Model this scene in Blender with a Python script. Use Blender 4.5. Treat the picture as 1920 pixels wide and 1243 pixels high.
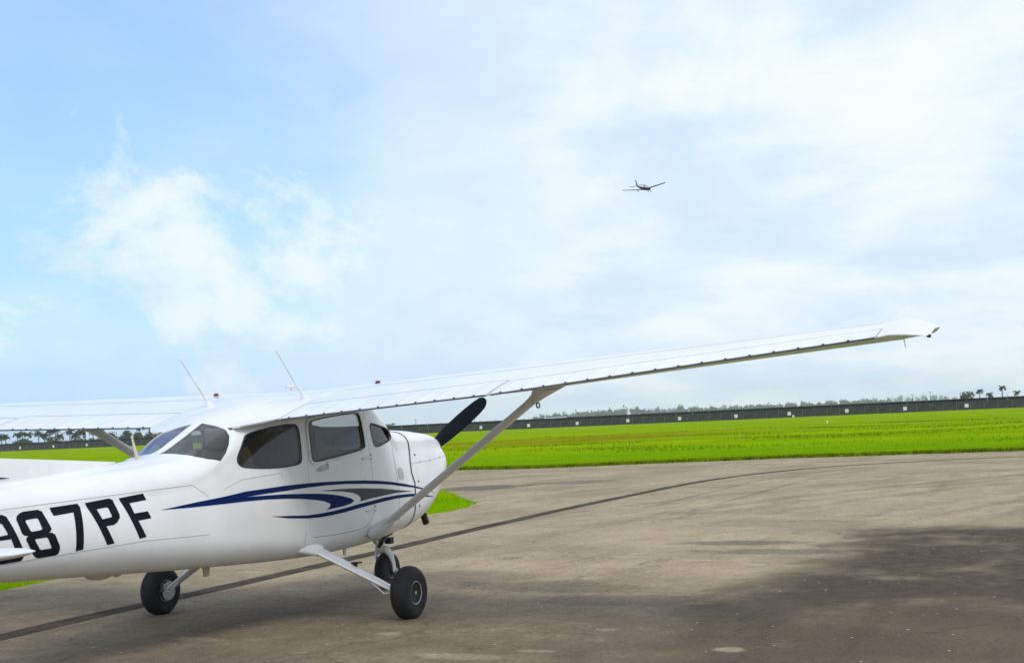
import bpy, bmesh, math, random
import numpy as np
from mathutils import Matrix, Vector
from mathutils.geometry import tessellate_polygon
R_ = math.radians
random.seed(7)
rng = np.random.default_rng(11)
for o in list(bpy.data.objects):
    bpy.data.objects.remove(o)
scene = bpy.context.scene
col = scene.collection

# ------------------------------------------------------------------ camera
CAM = (-9.3706, -6.8188, 1.5365)
YAW, PITCH, ROLL, FPX = .44786, .06928, -.04552, 2490.5
f_ = Vector((math.cos(YAW)*math.cos(PITCH), math.sin(YAW)*math.cos(PITCH), math.sin(PITCH)))
r0 = Vector((math.sin(YAW), -math.cos(YAW), 0))
u0 = r0.cross(f_)
r_ = math.cos(ROLL)*r0+math.sin(ROLL)*u0
u_ = -math.sin(ROLL)*r0+math.cos(ROLL)*u0
cd = bpy.data.cameras.new('camera')
cam = bpy.data.objects.new('camera', cd)
col.objects.link(cam)
cam.matrix_world = Matrix(((r_.x, u_.x, -f_.x, CAM[0]), (r_.y, u_.y, -f_.y, CAM[1]), (r_.z, u_.z, -f_.z, CAM[2]), (0, 0, 0, 1)))
cd.sensor_width = 36
cd.lens = FPX/1920*36
cd.clip_start = .05
cd.clip_end = 20000
scene.camera = cam

# ------------------------------------------------------------------ world, sun, exposure
SUN_EL, SUN_AZ = 52., -122.         # azimuth measured from +X towards +Y
w = bpy.data.worlds.new('World')
scene.world = w
w.use_nodes = True
nt = w.node_tree
nt.nodes.clear()


class NB:
    """small helper to write node trees"""
    def __init__(s, tree): s.t = tree
    def n(s, typ, **kw):
        nd = s.t.nodes.new(typ)
        for k, v in kw.items():
            setattr(nd, k, v)
        return nd
    def lk(s, a, b): s.t.links.new(a, b)
    def put(s, sock, v):
        if hasattr(v, 'is_output'):
            s.lk(v, sock)
        else:
            sock.default_value = v
    def m(s, op, a, b=0., c=None, clamp=False):
        nd = s.n('ShaderNodeMath', operation=op, use_clamp=clamp)
        s.put(nd.inputs[0], a); s.put(nd.inputs[1], b)
        if c is not None: s.put(nd.inputs[2], c)
        return nd.outputs[0]
    def v(s, op, a, b=(0, 0, 0)):
        nd = s.n('ShaderNodeVectorMath', operation=op)
        s.put(nd.inputs[0], a)
        if op == 'SCALE': s.put(nd.inputs['Scale'], b)
        else: s.put(nd.inputs[1], b)
        return nd.outputs['Value'] if op in ('LENGTH', 'DOT_PRODUCT', 'DISTANCE') else nd.outputs['Vector']
    def ss(s, x, a, b, lo=0., hi=1., kind='SMOOTHSTEP'):
        nd = s.n('ShaderNodeMapRange', interpolation_type=kind)
        s.put(nd.inputs[0], x)
        for i, q in enumerate((a, b, lo, hi)): s.put(nd.inputs[i+1], q)
        return nd.outputs[0]
    def mix(s, fac, a, b, blend='MIX'):
        nd = s.n('ShaderNodeMix', data_type='RGBA', blend_type=blend)
        s.put(nd.inputs[0], fac); s.put(nd.inputs[6], a); s.put(nd.inputs[7], b)
        return nd.outputs[2]
    def noise(s, vec, scale=1., detail=4., rough=.55, dist=0.):
        nd = s.n('ShaderNodeTexNoise')
        if vec is not None: s.lk(vec, nd.inputs['Vector'])
        nd.inputs['Scale'].default_value = scale; nd.inputs['Detail'].default_value = detail
        nd.inputs['Roughness'].default_value = rough; nd.inputs['Distortion'].default_value = dist
        return nd.outputs[0]


def c4(c): return (c[0], c[1], c[2], 1.)


b = NB(nt)
sky = b.n('ShaderNodeTexSky', sky_type='NISHITA', sun_disc=False)
sky.sun_elevation = R_(SUN_EL)
sky.sun_rotation = R_(90-SUN_AZ)
sky.altitude = 0; sky.air_density = 1.0; sky.dust_density = 1.2; sky.ozone_density = 2.5
tc = b.n('ShaderNodeTexCoord')
d = tc.outputs['Generated']
sep = b.n('ShaderNodeSeparateXYZ'); b.lk(d, sep.inputs[0])
zc = b.m('MAXIMUM', sep.outputs[2], 0.)
den = b.m('ADD', zc, .20)
pl = b.v('SCALE', d, b.m('DIVIDE', 1., den))                    # flat cloud layer seen in perspective
big = b.noise(pl, .8, 3., .5, .2)
sheetn = b.noise(b.v('ADD', pl, (3.1, 1.7, .4)), 2.2, 8., .55, .3)
puff = b.noise(b.v('ADD', b.v('MULTIPLY', d, (1., 1., 1.25)), (2.04, 8.66, 1.14)), 5.2, 10., .64, .35)
az = b.m('ARCTAN2', sep.outputs[1], sep.outputs[0])             # the cloud sheet opens towards the left
azw = b.m('ADD', az, b.m('MULTIPLY', b.m('SUBTRACT', sheetn, .5), .55))
op = b.m('MULTIPLY', b.m('MULTIPLY', b.ss(azw, .40, .74), b.ss(az, 3.1, 1.9)), b.ss(zc, .75, .35))
high = b.ss(zc, .02, .22)
sheet_c = b.m('SUBTRACT', 1., b.m('MULTIPLY', op, b.m('ADD', .58, b.m('MULTIPLY', high, .20))))
thin = b.ss(b.m('ADD', b.m('MULTIPLY', sheetn, .6), b.m('MULTIPLY', big, .4)), .34, .62, .80, 1.)
sheet_c = b.m('MULTIPLY', sheet_c, thin)
pf = b.ss(b.m('ADD', puff, b.m('MULTIPLY', b.ss(zc, .12, .26), -.13)), .415, .63)   # heaped clouds in front of the opening
cl2 = b.m('MAXIMUM', sheet_c, b.m('MULTIPLY', pf, .88), clamp=True)
shade = b.ss(b.m('ADD', b.m('MULTIPLY', sheetn, .55), b.m('MULTIPLY', puff, .45)), .38, .60)
ccol = b.mix(shade, c4((5.2, 6.15, 7.35)), c4((6.55, 7.1, 7.65)))
skyc = b.mix(1., sky.outputs[0], c4((1.0, 1.34, 2.15)), 'MULTIPLY')
skyc = b.mix(b.ss(zc, .0, .30, .6, .3), skyc, c4((2.2, 4.1, 8.0)))
outc = b.mix(cl2, skyc, ccol)
bg = b.n('ShaderNodeBackground')
b.lk(outc, bg.inputs[0]); bg.inputs[1].default_value = .1
ow = b.n('ShaderNodeOutputWorld'); b.lk(bg.outputs[0], ow.inputs[0])

sd = bpy.data.lights.new('sun', 'SUN')
sd.energy = 1.15; sd.angle = R_(24); sd.color = (1., .94, .84)
sun = bpy.data.objects.new('sun', sd); col.objects.link(sun)
sv = Vector((math.cos(R_(SUN_EL))*math.cos(R_(SUN_AZ)), math.cos(R_(SUN_EL))*math.sin(R_(SUN_AZ)), math.sin(R_(SUN_EL))))
sun.rotation_euler = sv.to_track_quat('Z', 'Y').to_euler()
vs = scene.view_settings
vs.view_transform = 'Standard'; vs.look = 'None'; vs.gamma = 1; vs.use_curve_mapping = False
vs.exposure = .52
scene.render.engine = 'CYCLES'
scene.cycles.max_bounces = 6
scene.cycles.transparent_max_bounces = 12
scene.cycles.volume_bounces = 2

# ------------------------------------------------------------------ materials
MATS = {}


def mat(name, base, rough=.5, metal=0., var=.0, vscale=3., bump=0., bscale=40., coat=0., second=None, spec=.5):
    """Principled material whose colour wanders through object-space noise"""
    if name in MATS: return MATS[name]
    m = bpy.data.materials.new(name); m.use_nodes = True
    t = m.node_tree; t.nodes.clear(); q = NB(t)
    pr = q.n('ShaderNodeBsdfPrincipled'); out = q.n('ShaderNodeOutputMaterial'); q.lk(pr.outputs[0], out.inputs[0])
    pr.inputs['Roughness'].default_value = rough; pr.inputs['Metallic'].default_value = metal
    pr.inputs['Coat Weight'].default_value = coat; pr.inputs['Coat Roughness'].default_value = .08
    pr.inputs['Specular IOR Level'].default_value = spec
    tcn = q.n('ShaderNodeTexCoord')
    nz = q.noise(tcn.outputs['Object'], vscale, 5., .6)
    sec = second or tuple(x*(1-var) for x in base)
    q.lk(q.mix(q.ss(nz, .35, .65), c4(sec), c4(base)), pr.inputs['Base Color'])
    if bump:
        bn = q.n('ShaderNodeBump'); bn.inputs['Strength'].default_value = bump; bn.inputs['Distance'].default_value = .01
        q.lk(q.noise(tcn.outputs['Object'], bscale, 3.), bn.inputs['Height']); q.lk(bn.outputs[0], pr.inputs['Normal'])
    MATS[name] = m
    return m


def glass_mat(name, tint, rough=.02):
    if name in MATS: return MATS[name]
    m = bpy.data.materials.new(name); m.use_nodes = True
    t = m.node_tree; t.nodes.clear(); q = NB(t)
    tr = q.n('ShaderNodeBsdfTransparent'); tr.inputs[0].default_value = c4(tint)
    gl = q.n('ShaderNodeBsdfGlossy'); gl.inputs['Roughness'].default_value = rough
    fr = q.n('ShaderNodeFresnel'); gg = q.n('ShaderNodeNewGeometry'); q.lk(q.ss(gg.outputs['Backfacing'], 0., 1., 1.42, 1/1.42, 'LINEAR'), fr.inputs[0])
    mx = q.n('ShaderNodeMixShader'); q.lk(fr.outputs[0], mx.inputs[0]); q.lk(tr.outputs[0], mx.inputs[1]); q.lk(gl.outputs[0], mx.inputs[2])
    out = q.n('ShaderNodeOutputMaterial'); q.lk(mx.outputs[0], out.inputs[0])
    MATS[name] = m
    return m


WHITE = mat('white_paint', (.80, .80, .79), .32, var=.07, vscale=3.2, coat=.35, bump=.12, bscale=3.5)
WHITE2 = mat('white_paint_worn', (.76, .76, .74), .38, var=.14, vscale=9., coat=.2)
BLUE = mat('blue_paint', (.002, .018, .105), .5, var=.1, spec=.06)
GREYP = mat('grey_paint', (.085, .09, .10), .5, var=.1, spec=.08)
INK = mat('black_lettering', (.010, .013, .019), .45, var=.25, vscale=12, spec=.08)
SEAM = mat('dark_seam', (.018, .024, .042), .5)
SEAMG = mat('grey_seam', (.50, .50, .50), .6)
TYRE = mat('tyre_rubber', (.012, .013, .015), .75, var=.35, vscale=14, bump=.15, bscale=60)
RIM = mat('rim_metal', (.46, .46, .45), .42, .25, var=.3, vscale=18)
STEEL = mat('steel', (.5, .5, .5), .3, .9, var=.2, vscale=20)
DARK = mat('dark_metal', (.03, .03, .03), .5, .4, var=.3, vscale=15)
BRASS = mat('yellow_cap', (.42, .33, .06), .4, .3, var=.2)
PROPB = mat('propeller_black', (.008, .010, .014), .6, spec=.1, var=.25, vscale=10)
LINING = mat('cabin_lining', (.22, .20, .165), .85, var=.2, vscale=5)
SEATM = mat('seat_leather', (.15, .125, .10), .6, var=.3, vscale=7, bump=.2)
BELT = mat('belt_yellow', (.55, .47, .18), .7, var=.2)
REDL = mat('red_lens', (.16, .006, .02), .3, var=.2)
EXH = mat('exhaust_metal', (.06, .048, .042), .55, .6, var=.4, vscale=20)
CREAM = mat('cream_plastic', (.68, .63, .48), .45, var=.1)
PLATE = mat('grey_plate', (.50, .51, .53), .45, var=.15, vscale=20)
GLASS = glass_mat('cabin_glass', (.93, .93, .92))
GLASSD = glass_mat('tinted_glass', (.72, .72, .70))

# ------------------------------------------------------------------ mesh helpers
def obj_from(name, V, F, material=None, parent=None, smooth=True, recalc=True, angle=40, mats=None, midx=None):
    me = bpy.data.meshes.new(name)
    me.from_pydata([tuple(map(float, v)) for v in V], [], [tuple(map(int, f)) for f in F])
    for mm in (mats or [material]):
        me.materials.append(mm)
    if midx is not None: me.polygons.foreach_set('material_index', midx)
    if recalc:
        bm = bmesh.new(); bm.from_mesh(me)
        bmesh.ops.recalc_face_normals(bm, faces=bm.faces)
        bm.to_mesh(me); bm.free()
    if smooth:
        me.shade_smooth(); me.set_sharp_from_angle(angle=R_(angle))
    o = bpy.data.objects.new(name, me)
    col.objects.link(o)
    if parent is not None: o.parent = parent
    return o


def empty(name, loc=(0, 0, 0), parent=None):
    o = bpy.data.objects.new(name, None); col.objects.link(o); o.location = loc
    o.empty_display_size = .2
    if parent is not None: o.parent = parent
    return o


def tag(o, label=None, cat=None, group=None, kind=None):
    if label: o['label'] = label
    if cat: o['category'] = cat
    if group: o['group'] = group
    if kind: o['kind'] = kind
    return o


BANK = .013


def W3(p):
    """aircraft (x forward, R to the right wing, z up) -> world; the whole airframe leans slightly on its gear"""
    return (p[0], -p[1], p[2]+BANK*p[1])


class MB:
    def __init__(s): s.V = []; s.F = []
    def add(s, V, F):
        n = len(s.V); s.V += [tuple(v) for v in V]; s.F += [tuple(i+n for i in f) for f in F]; return s
    def grid(s, rows, close_u=False, close_v=False, cap=False):
        """rows: list of equally long point lists"""
        m = len(rows); k = len(rows[0]); V = [p for r in rows for p in r]; F = []
        for i in range(m if close_u else m-1):
            for j in range(k if close_v else k-1):
                a = i*k+j; bb = i*k+(j+1) % k; c = ((i+1) % m)*k+(j+1) % k; dd = ((i+1) % m)*k+j
                F.append((a, bb, c, dd))
        if cap:
            F.append(tuple(range(k))[::-1]); F.append(tuple((m-1)*k+j for j in range(k)))
        return s.add(V, F)
    def tube(s, pts, rad, seg=12, flat=None, up=(0, 0, 1)):
        """tube through pts; flat = (a,b) half axes multipliers, a along 'side', b along 'up'"""
        pts = [Vector(p) for p in pts]
        rows = []
        for i, p in enumerate(pts):
            t = (pts[min(i+1, len(pts)-1)]-pts[max(i-1, 0)]).normalized()
            u = Vector(up)
            if abs(t.dot(u)) > .95: u = Vector((1, 0, 0))
            sd_ = t.cross(u).normalized(); uu = sd_.cross(t)
            r = rad[i] if hasattr(rad, '__len__') else rad
            fa, fb = flat or (1, 1)
            rows.append([tuple(p+sd_*(r*fa*math.cos(2*math.pi*j/seg))+uu*(r*fb*math.sin(2*math.pi*j/seg))) for j in range(seg)])
        return s.grid(rows, close_v=True, cap=True)
    def box(s, c, h, rot=None, bev=0.):
        V = []
        for sx in (-1, 1):
            for sy in (-1, 1):
                for sz in (-1, 1):
                    v = Vector((sx*h[0], sy*h[1], sz*h[2]))
                    if rot is not None: v = rot @ v
                    V.append((c[0]+v.x, c[1]+v.y, c[2]+v.z))
        return s.add(V, [(0, 1, 3, 2), (4, 6, 7, 5), (0, 4, 5, 1), (2, 3, 7, 6), (0, 2, 6, 4), (1, 5, 7, 3)])
    def lathe(s, prof, c, axis=(0, 1, 0), seg=40):
        """prof: (r, h) along the axis"""
        ax = Vector(axis).normalized(); a = ax.orthogonal().normalized(); bb = ax.cross(a)
        rows = []
        for r, h in prof:
            rows.append([tuple(Vector(c)+ax*h+(a*math.cos(2*math.pi*j/seg)+bb*math.sin(2*math.pi*j/seg))*r) for j in range(seg)])
        return s.grid(rows, close_v=True, cap=True)
    def build(s, name, material, parent=None, conv=W3, **kw):
        return obj_from(name, [conv(v) for v in s.V] if conv else s.V, s.F, material, parent, **kw)


def booleanop(target, cutter, op):
    mod = target.modifiers.new('b', 'BOOLEAN'); mod.object = cutter; mod.operation = op; mod.solver = 'EXACT'
    dg = bpy.context.evaluated_depsgraph_get()
    me = bpy.data.meshes.new_from_object(target.evaluated_get(dg))
    target.modifiers.clear()
    old = target.data; target.data = me
    bpy.data.meshes.remove(old)
    return target


def drop(o):
    me = o.data; bpy.data.objects.remove(o); bpy.data.meshes.remove(me)


# ------------------------------------------------------------------ ground, pavement, grass
def ground_material():
    m = bpy.data.materials.new('meadow'); m.use_nodes = True
    t = m.node_tree; t.nodes.clear(); q = NB(t)
    pr = q.n('ShaderNodeBsdfPrincipled'); out = q.n('ShaderNodeOutputMaterial'); q.lk(pr.outputs[0], out.inputs[0])
    pr.inputs['Roughness'].default_value = .95; pr.inputs['Specular IOR Level'].default_value = .0
    g = q.n('ShaderNodeNewGeometry'); pos = g.outputs['Position']
    n1 = q.noise(q.v('MULTIPLY', pos, (.10, .030, .1)), 1., 7., .65)
    n2 = q.noise(q.v('MULTIPLY', pos, (.55, .22, 1.)), 1., 7., .68)
    n3 = q.noise(pos, 5., 5., .65)
    c = q.mix(q.ss(n1, .36, .64), c4((.165, .300, .0005)), c4((.270, .375, .0005)))
    c = q.mix(q.m('MULTIPLY', q.ss(n2, .50, .68), .75), c, c4((.120, .235, .001)))
    c = q.mix(q.m('MULTIPLY', q.ss(n2, .46, .32), .5), c, c4((.33, .42, .001)))
    c = q.mix(q.m('MULTIPLY', q.ss(n3, .45, .72), .55), c, c4((.075, .13, .002)))
    # dry brownish strip and scattered bare patches
    dn = q.noise(q.v('MULTIPLY', pos, (.14, .05, 1.)), 1., 7., .68)
    s1 = q.v('LENGTH', q.v('MULTIPLY', q.v('SUBTRACT', pos, (96., 41., 0.)), (1/27., 1/21., 0.)))
    dry = q.m('MULTIPLY', q.ss(s1, 1.15, .35), q.ss(dn, .36, .56))
    c = q.mix(q.m('MULTIPLY', dry, .85), c, c4((.215, .150, .006)))
    n4 = q.noise(q.v('MULTIPLY', q.v('ADD', pos, (77., 13., 0.)), (.35, .12, 1.)), 1., 7., .72)
    c = q.mix(q.m('MULTIPLY', q.ss(n4, .58, .68), .7), c, c4((.11, .10, .006)))
    q.lk(c, pr.inputs['Base Color'])
    bn = q.n('ShaderNodeBump'); bn.inputs['Strength'].default_value = .6; bn.inputs['Distance'].default_value = .06
    q.lk(n3, bn.inputs['Height']); q.lk(bn.outputs[0], pr.inputs['Normal'])
    return m


def pavement_material():
    m = bpy.data.materials.new('weathered_asphalt'); m.use_nodes = True
    t = m.node_tree; t.nodes.clear(); q = NB(t)
    pr = q.n('ShaderNodeBsdfPrincipled'); out = q.n('ShaderNodeOutputMaterial'); q.lk(pr.outputs[0], out.inputs[0])
    pr.inputs['Specular IOR Level'].default_value = .10
    g = q.n('ShaderNodeNewGeometry'); pos = g.outputs['Position']
    sp = q.n('ShaderNodeSeparateXYZ'); q.lk(pos, sp.inputs[0]); X, Y = sp.outputs[0], sp.outputs[1]
    wv = q.n('ShaderNodeTexNoise'); q.lk(pos, wv.inputs['Vector']); wv.inputs['Scale'].default_value = .9; wv.inputs['Detail'].default_value = 7.; wv.inputs['Roughness'].default_value = .62
    pw = q.v('ADD', pos, q.v('SCALE', q.v('SUBTRACT', wv.outputs['Color'], (.5, .5, .5)), 2.0))
    spw = q.n('ShaderNodeSeparateXYZ'); q.lk(pw, spw.inputs[0]); XW, YW = spw.outputs[0], spw.outputs[1]
    blot = q.noise(pos, .42, 8., .62, .5)
    blot2 = q.noise(q.v('ADD', pos, (31., 7., 0.)), 1.7, 7., .66, .4)
    mid = q.noise(q.v('ADD', pos, (3., 17., 0.)), 6.5, 5., .68)
    streak = q.noise(q.v('MULTIPLY', pos, (.22, 1.5, 1.)), 1., 7., .68, .3)
    grain = q.noise(pos, 26., 4., .72)
    grit = q.noise(q.v('ADD', pos, (9., 2., 0.)), 60., 3., .7)
    c = q.mix(q.ss(blot, .32, .68), c4((.315, .245, .150)), c4((.455, .365, .235)))
    c = q.mix(q.m('MULTIPLY', q.ss(blot2, .52, .70), .45), c, c4((.53, .45, .31)))
    c = q.mix(q.m('MULTIPLY', q.ss(blot2, .48, .30), .34), c, c4((.165, .13, .085)))
    c = q.mix(q.m('MULTIPLY', q.ss(streak, .52, .70), .25), c, c4((.53, .445, .305)))
    c = q.mix(q.m('MULTIPLY', q.ss(streak, .48, .32), .30), c, c4((.14, .115, .080)))
    # rubber scrubbed into the turn, following the curve of the centreline
    rr = q.v('LENGTH', q.v('MULTIPLY', q.v('SUBTRACT', pos, (5., -24., 0.)), (1., 1., 0.)))
    cv = q.n('ShaderNodeCombineXYZ'); q.lk(rr, cv.inputs[0]); q.lk(q.m('MULTIPLY', mid, .25), cv.inputs[1])
    ringn = q.noise(cv.outputs[0], 1.15, 7., .70)
    turn = q.m('MULTIPLY', q.ss(X, 4., 14.), q.ss(ringn, .50, .66))
    c = q.mix(q.m('MULTIPLY', turn, .50), c, c4((.150, .120, .080)))
    c = q.mix(q.m('MULTIPLY', q.m('MULTIPLY', q.ss(X, 4., 14.), q.ss(ringn, .46, .34)), .5), c, c4((.56, .47, .32)))
    # old dark tar area on the right, and the aircraft's foreground shade painted into the colour
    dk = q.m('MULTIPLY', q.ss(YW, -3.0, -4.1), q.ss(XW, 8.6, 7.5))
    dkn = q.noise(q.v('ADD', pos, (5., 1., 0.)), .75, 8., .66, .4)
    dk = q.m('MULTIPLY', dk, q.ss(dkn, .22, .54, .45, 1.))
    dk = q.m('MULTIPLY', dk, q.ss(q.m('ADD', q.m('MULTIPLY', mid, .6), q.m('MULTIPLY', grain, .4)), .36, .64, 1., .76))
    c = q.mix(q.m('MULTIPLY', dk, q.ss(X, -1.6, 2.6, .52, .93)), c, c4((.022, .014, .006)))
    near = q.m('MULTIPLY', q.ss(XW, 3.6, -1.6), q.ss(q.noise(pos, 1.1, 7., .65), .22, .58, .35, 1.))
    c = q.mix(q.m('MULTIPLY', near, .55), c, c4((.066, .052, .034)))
    # hairline cracks wandering through the surface
    cw = q.v('ADD', pos, q.v('SCALE', q.v('SUBTRACT', wv.outputs['Color'], (.5, .5, .5)), 1.1))
    vc = q.n('ShaderNodeTexVoronoi', feature='DISTANCE_TO_EDGE'); q.lk(cw, vc.inputs['Vector']); vc.inputs['Scale'].default_value = .33
    crack = q.m('MULTIPLY', q.ss(vc.outputs['Distance'], .0065, .002), q.ss(blot2, .40, .56))
    c = q.mix(q.m('MULTIPLY', crack, .45), c, c4((.05, .043, .034)))
    # stains and pale patches with shapes of their own
    def spot(cx, cy, rx, ry, colr, amt, ns=3., ang=0.):
        vv = q.v('SUBTRACT', pos, (cx, cy, 0.))
        if ang:
            ro = q.n('ShaderNodeVectorRotate', rotation_type='Z_AXIS'); q.lk(vv, ro.inputs[0]); ro.inputs['Angle'].default_value = ang
            vv = ro.outputs[0]
        ln = q.v('LENGTH', q.v('MULTIPLY', vv, (1/rx, 1/ry, 0.)))
        ln = q.m('ADD', ln, q.m('MULTIPLY', q.m('SUBTRACT', q.noise(pos, ns, 5., .6), .5), 1.2))
        return q.mix(q.m('MULTIPLY', q.ss(ln, 1.05, .55), amt), c, c4(colr))
    PALE = (.50, .43, .30)
    for cx, R, rx, ry, am in ((-.83, 4.19, .13, .20, .85), (4.32, 2.32, .13, .42, .7), (3.95, 3.03, .15, .22, .7), (-.64, 1.49, .10, .20, .6),
                              (4.81, -.11, .12, .25, .7), (2.76, 1.74, .12, .22, .4), (4.66, 1.47, .10, .5, .45), (-1.13, .06, .12, .5, .5),
                              (-1.42, 2.49, .16, .6, .55), (-1.13, 2.93, .09, .25, .5), (-.2, 3.08, .09, .2, .45), (2.27, 2.55, .14, .3, .45),
                              (2.99, -2.54, .12, .35, .7), (1.2, 3.3, .08, .3, .4), (6.3, .9, .14, .5, .35), (3.0, .6, .1, .25, .4)):
        c = spot(cx, -R, rx*.85, ry*.62, PALE, am*.75, 9.)
    for cx, R, rx, ry, am in ((6.15, 2.2, .32, 1.0, .55), (5.2, 2.9, .35, 1.0, .5), (19.9, -8.2, 1.4, 1.4, .7), (21.5, -6.6, 1.1, 1.6, .45), (2.1, 1.6, .5, 1.2, .4), (1.3, 2.6, .4, 1.0, .35), (2.7, .2, .8, 1.1, .35)):
        c = spot(cx, -R, rx, ry, (.075, .068, .055), am, 1.6)
    lum = q.mix(1., c, c4((.52, .50, .46)), 'MULTIPLY')
    c = q.mix(q.m('MULTIPLY', q.ss(mid, .40, .66), .32), c, lum)
    c = q.mix(q.m('MULTIPLY', q.ss(grain, .40, .64), .62), c, q.mix(1., c, c4((.55, .53, .50)), 'MULTIPLY'))
    c = q.mix(q.m('MULTIPLY', q.ss(grit, .55, .70), .40), c, q.mix(.6, c, c4((.52, .46, .35))))
    vo = q.n('ShaderNodeTexVoronoi'); q.lk(pos, vo.inputs['Vector']); vo.inputs['Scale'].default_value = 13.; vo.inputs['Randomness'].default_value = 1.
    wn = q.n('ShaderNodeSeparateColor'); q.lk(vo.outputs['Color'], wn.inputs[0])
    peb = q.m('MULTIPLY', q.ss(vo.outputs['Distance'], .17, .10), q.ss(wn.outputs[0], .90, .93))
    c = q.mix(q.m('MULTIPLY', peb, .8), c, c4((.58, .56, .5)))
    q.lk(c, pr.inputs['Base Color'])
    q.lk(q.ss(blot, .3, .7, .78, .95), pr.inputs['Roughness'])
    bn = q.n('ShaderNodeBump'); bn.inputs['Strength'].default_value = .5; bn.inputs['Distance'].default_value = .008
    q.lk(q.m('ADD', q.m('ADD', grain, q.m('MULTIPLY', grit, .5)), q.m('MULTIPLY', mid, .8)), bn.inputs['Height']); q.lk(bn.outputs[0], pr.inputs['Normal'])
    return m


gm = ground_material()
# ground sheet to the horizon, subdivided only where it is near
g = obj_from('ground', [(-6000, -6000, -.03), (6000, -6000, -.03), (6000, 6000, -.03), (-6000, 6000, -.03)], [(0, 1, 2, 3)], gm, smooth=False, recalc=False)
tag(g, kind='structure')


def wobble(t, a, s): return a*(math.sin(t*1.7+s)+.6*math.sin(t*4.3+2.1*s)+.4*math.sin(t*9.1+3.3*s))


far_edge = []
for yv in np.arange(-140, 140.1, .8):
    base_x = np.interp(yv, [-140, -3.1, .4, 4.4, 7.1, 9.7, 11.9, 15.4, 140], [38, 34.3, 34.1, 33.8, 33.2, 32.4, 31.3, 31.9, 36])
    far_edge.append((base_x+wobble(yv, .10, 1.), yv))
isl_near = [(-2.2, 4.95), (-.5, 4.68), (1.1, 4.52), (3., 4.68), (6., 4.8), (9., 4.9), (11.5, 4.95), (12.2, 4.92), (13.15, 5.07), (14.2, 5.44)]
isl_far = [(15.2, 6.2), (16.64, 7.16), (18.42, 8.41), (19.47, 9.28), (21.6, 12), (22.6, 16), (23, 24), (23.5, 140)]


def dens(pts, step=.45):
    out = []
    for (x0, y0), (x1, y1) in zip(pts, pts[1:]):
        n = max(1, int(min(60, math.hypot(x1-x0, y1-y0)/step)))
        for i in range(n):
            out.append((x0+(x1-x0)*i/n+wobble(x0+i*.4, .035, 2.), y0+(y1-y0)*i/n+wobble(y0+i*.5, .035, 4.)))
    out.append(pts[-1]); return out


island = dens(isl_near)+dens(isl_far)[1:]+[(-6, 140), (-8, 30), (-5, 6)]
pav_out = [(-140, -140)]+[(far_edge[0][0], -140)]+far_edge+[(-140, 140)]
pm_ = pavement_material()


def sheet(name, loops, z, thick, material):
    tr = tessellate_polygon([[Vector((x, y, 0)) for x, y in lp] for lp in loops])
    flat = [p for lp in loops for p in lp]
    V = [(x, y, z) for x, y in flat]; F = [tuple(t) for t in tr]
    n = len(V); V += [(x, y, z-thick) for x, y in flat]; k = 0
    for lp in loops:
        for i in range(len(lp)):
            a, c = k+i, k+(i+1) % len(lp); F.append((a, c, c+n, a+n))
        k += len(lp)
    return obj_from(name, V, F, material, smooth=False)


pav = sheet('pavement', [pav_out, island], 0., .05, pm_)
tag(pav, kind='structure')

# dark taxi line (old painted line gone to black) that curves away to the right
LINE = [(-40., .2), (-22., .8), (-9., 1.35), (-5., 1.55), (-2.6, 1.66), (-1.39, 1.74), (-.41, 1.83), (1.54, 1.91), (3.64, 2.04), (5.41, 2.17), (8.46, 2.43), (12.71, 2.68), (16.32, 2.79), (19.5, 2.85),
        (22.4, 2.6), (25.2, 1.85), (27.2, .7), (28.6, -.9), (29.6, -2.9), (30.4, -5.5), (31.0, -9.), (31.4, -16.), (31.8, -40.)]


def spline(pts, n=10):
    P = [Vector((*p, 0)) for p in pts]; out = []
    for i in range(len(P)-1):
        p0 = P[max(i-1, 0)]; p1 = P[i]; p2 = P[i+1]; p3 = P[min(i+2, len(P)-1)]
        for k in range(n):
            t = k/n
            out.append(.5*((2*p1)+(p2-p0)*t+(2*p0-5*p1+4*p2-p3)*t*t+(3*p1-p0-3*p2+p3)*t**3))
    out.append(P[-1]); return out


def ribbon(name, pts, wd, z, material, jit=0.):
    S = spline(pts); V = []; F = []
    for i, p in enumerate(S):
        t = (S[min(i+1, len(S)-1)]-S[max(i-1, 0)]).normalized(); nn = Vector((-t.y, t.x, 0))
        a = wd/2*(1+jit*random.uniform(-1, 1)); bb = wd/2*(1+jit*random.uniform(-1, 1))
        V += [tuple(p+nn*a+Vector((0, 0, z))), tuple(p-nn*bb+Vector((0, 0, z)))]
        if i: F.append((2*i-2, 2*i-1, 2*i+1, 2*i))
    return obj_from(name, V, F, material, smooth=False, recalc=False)


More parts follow.
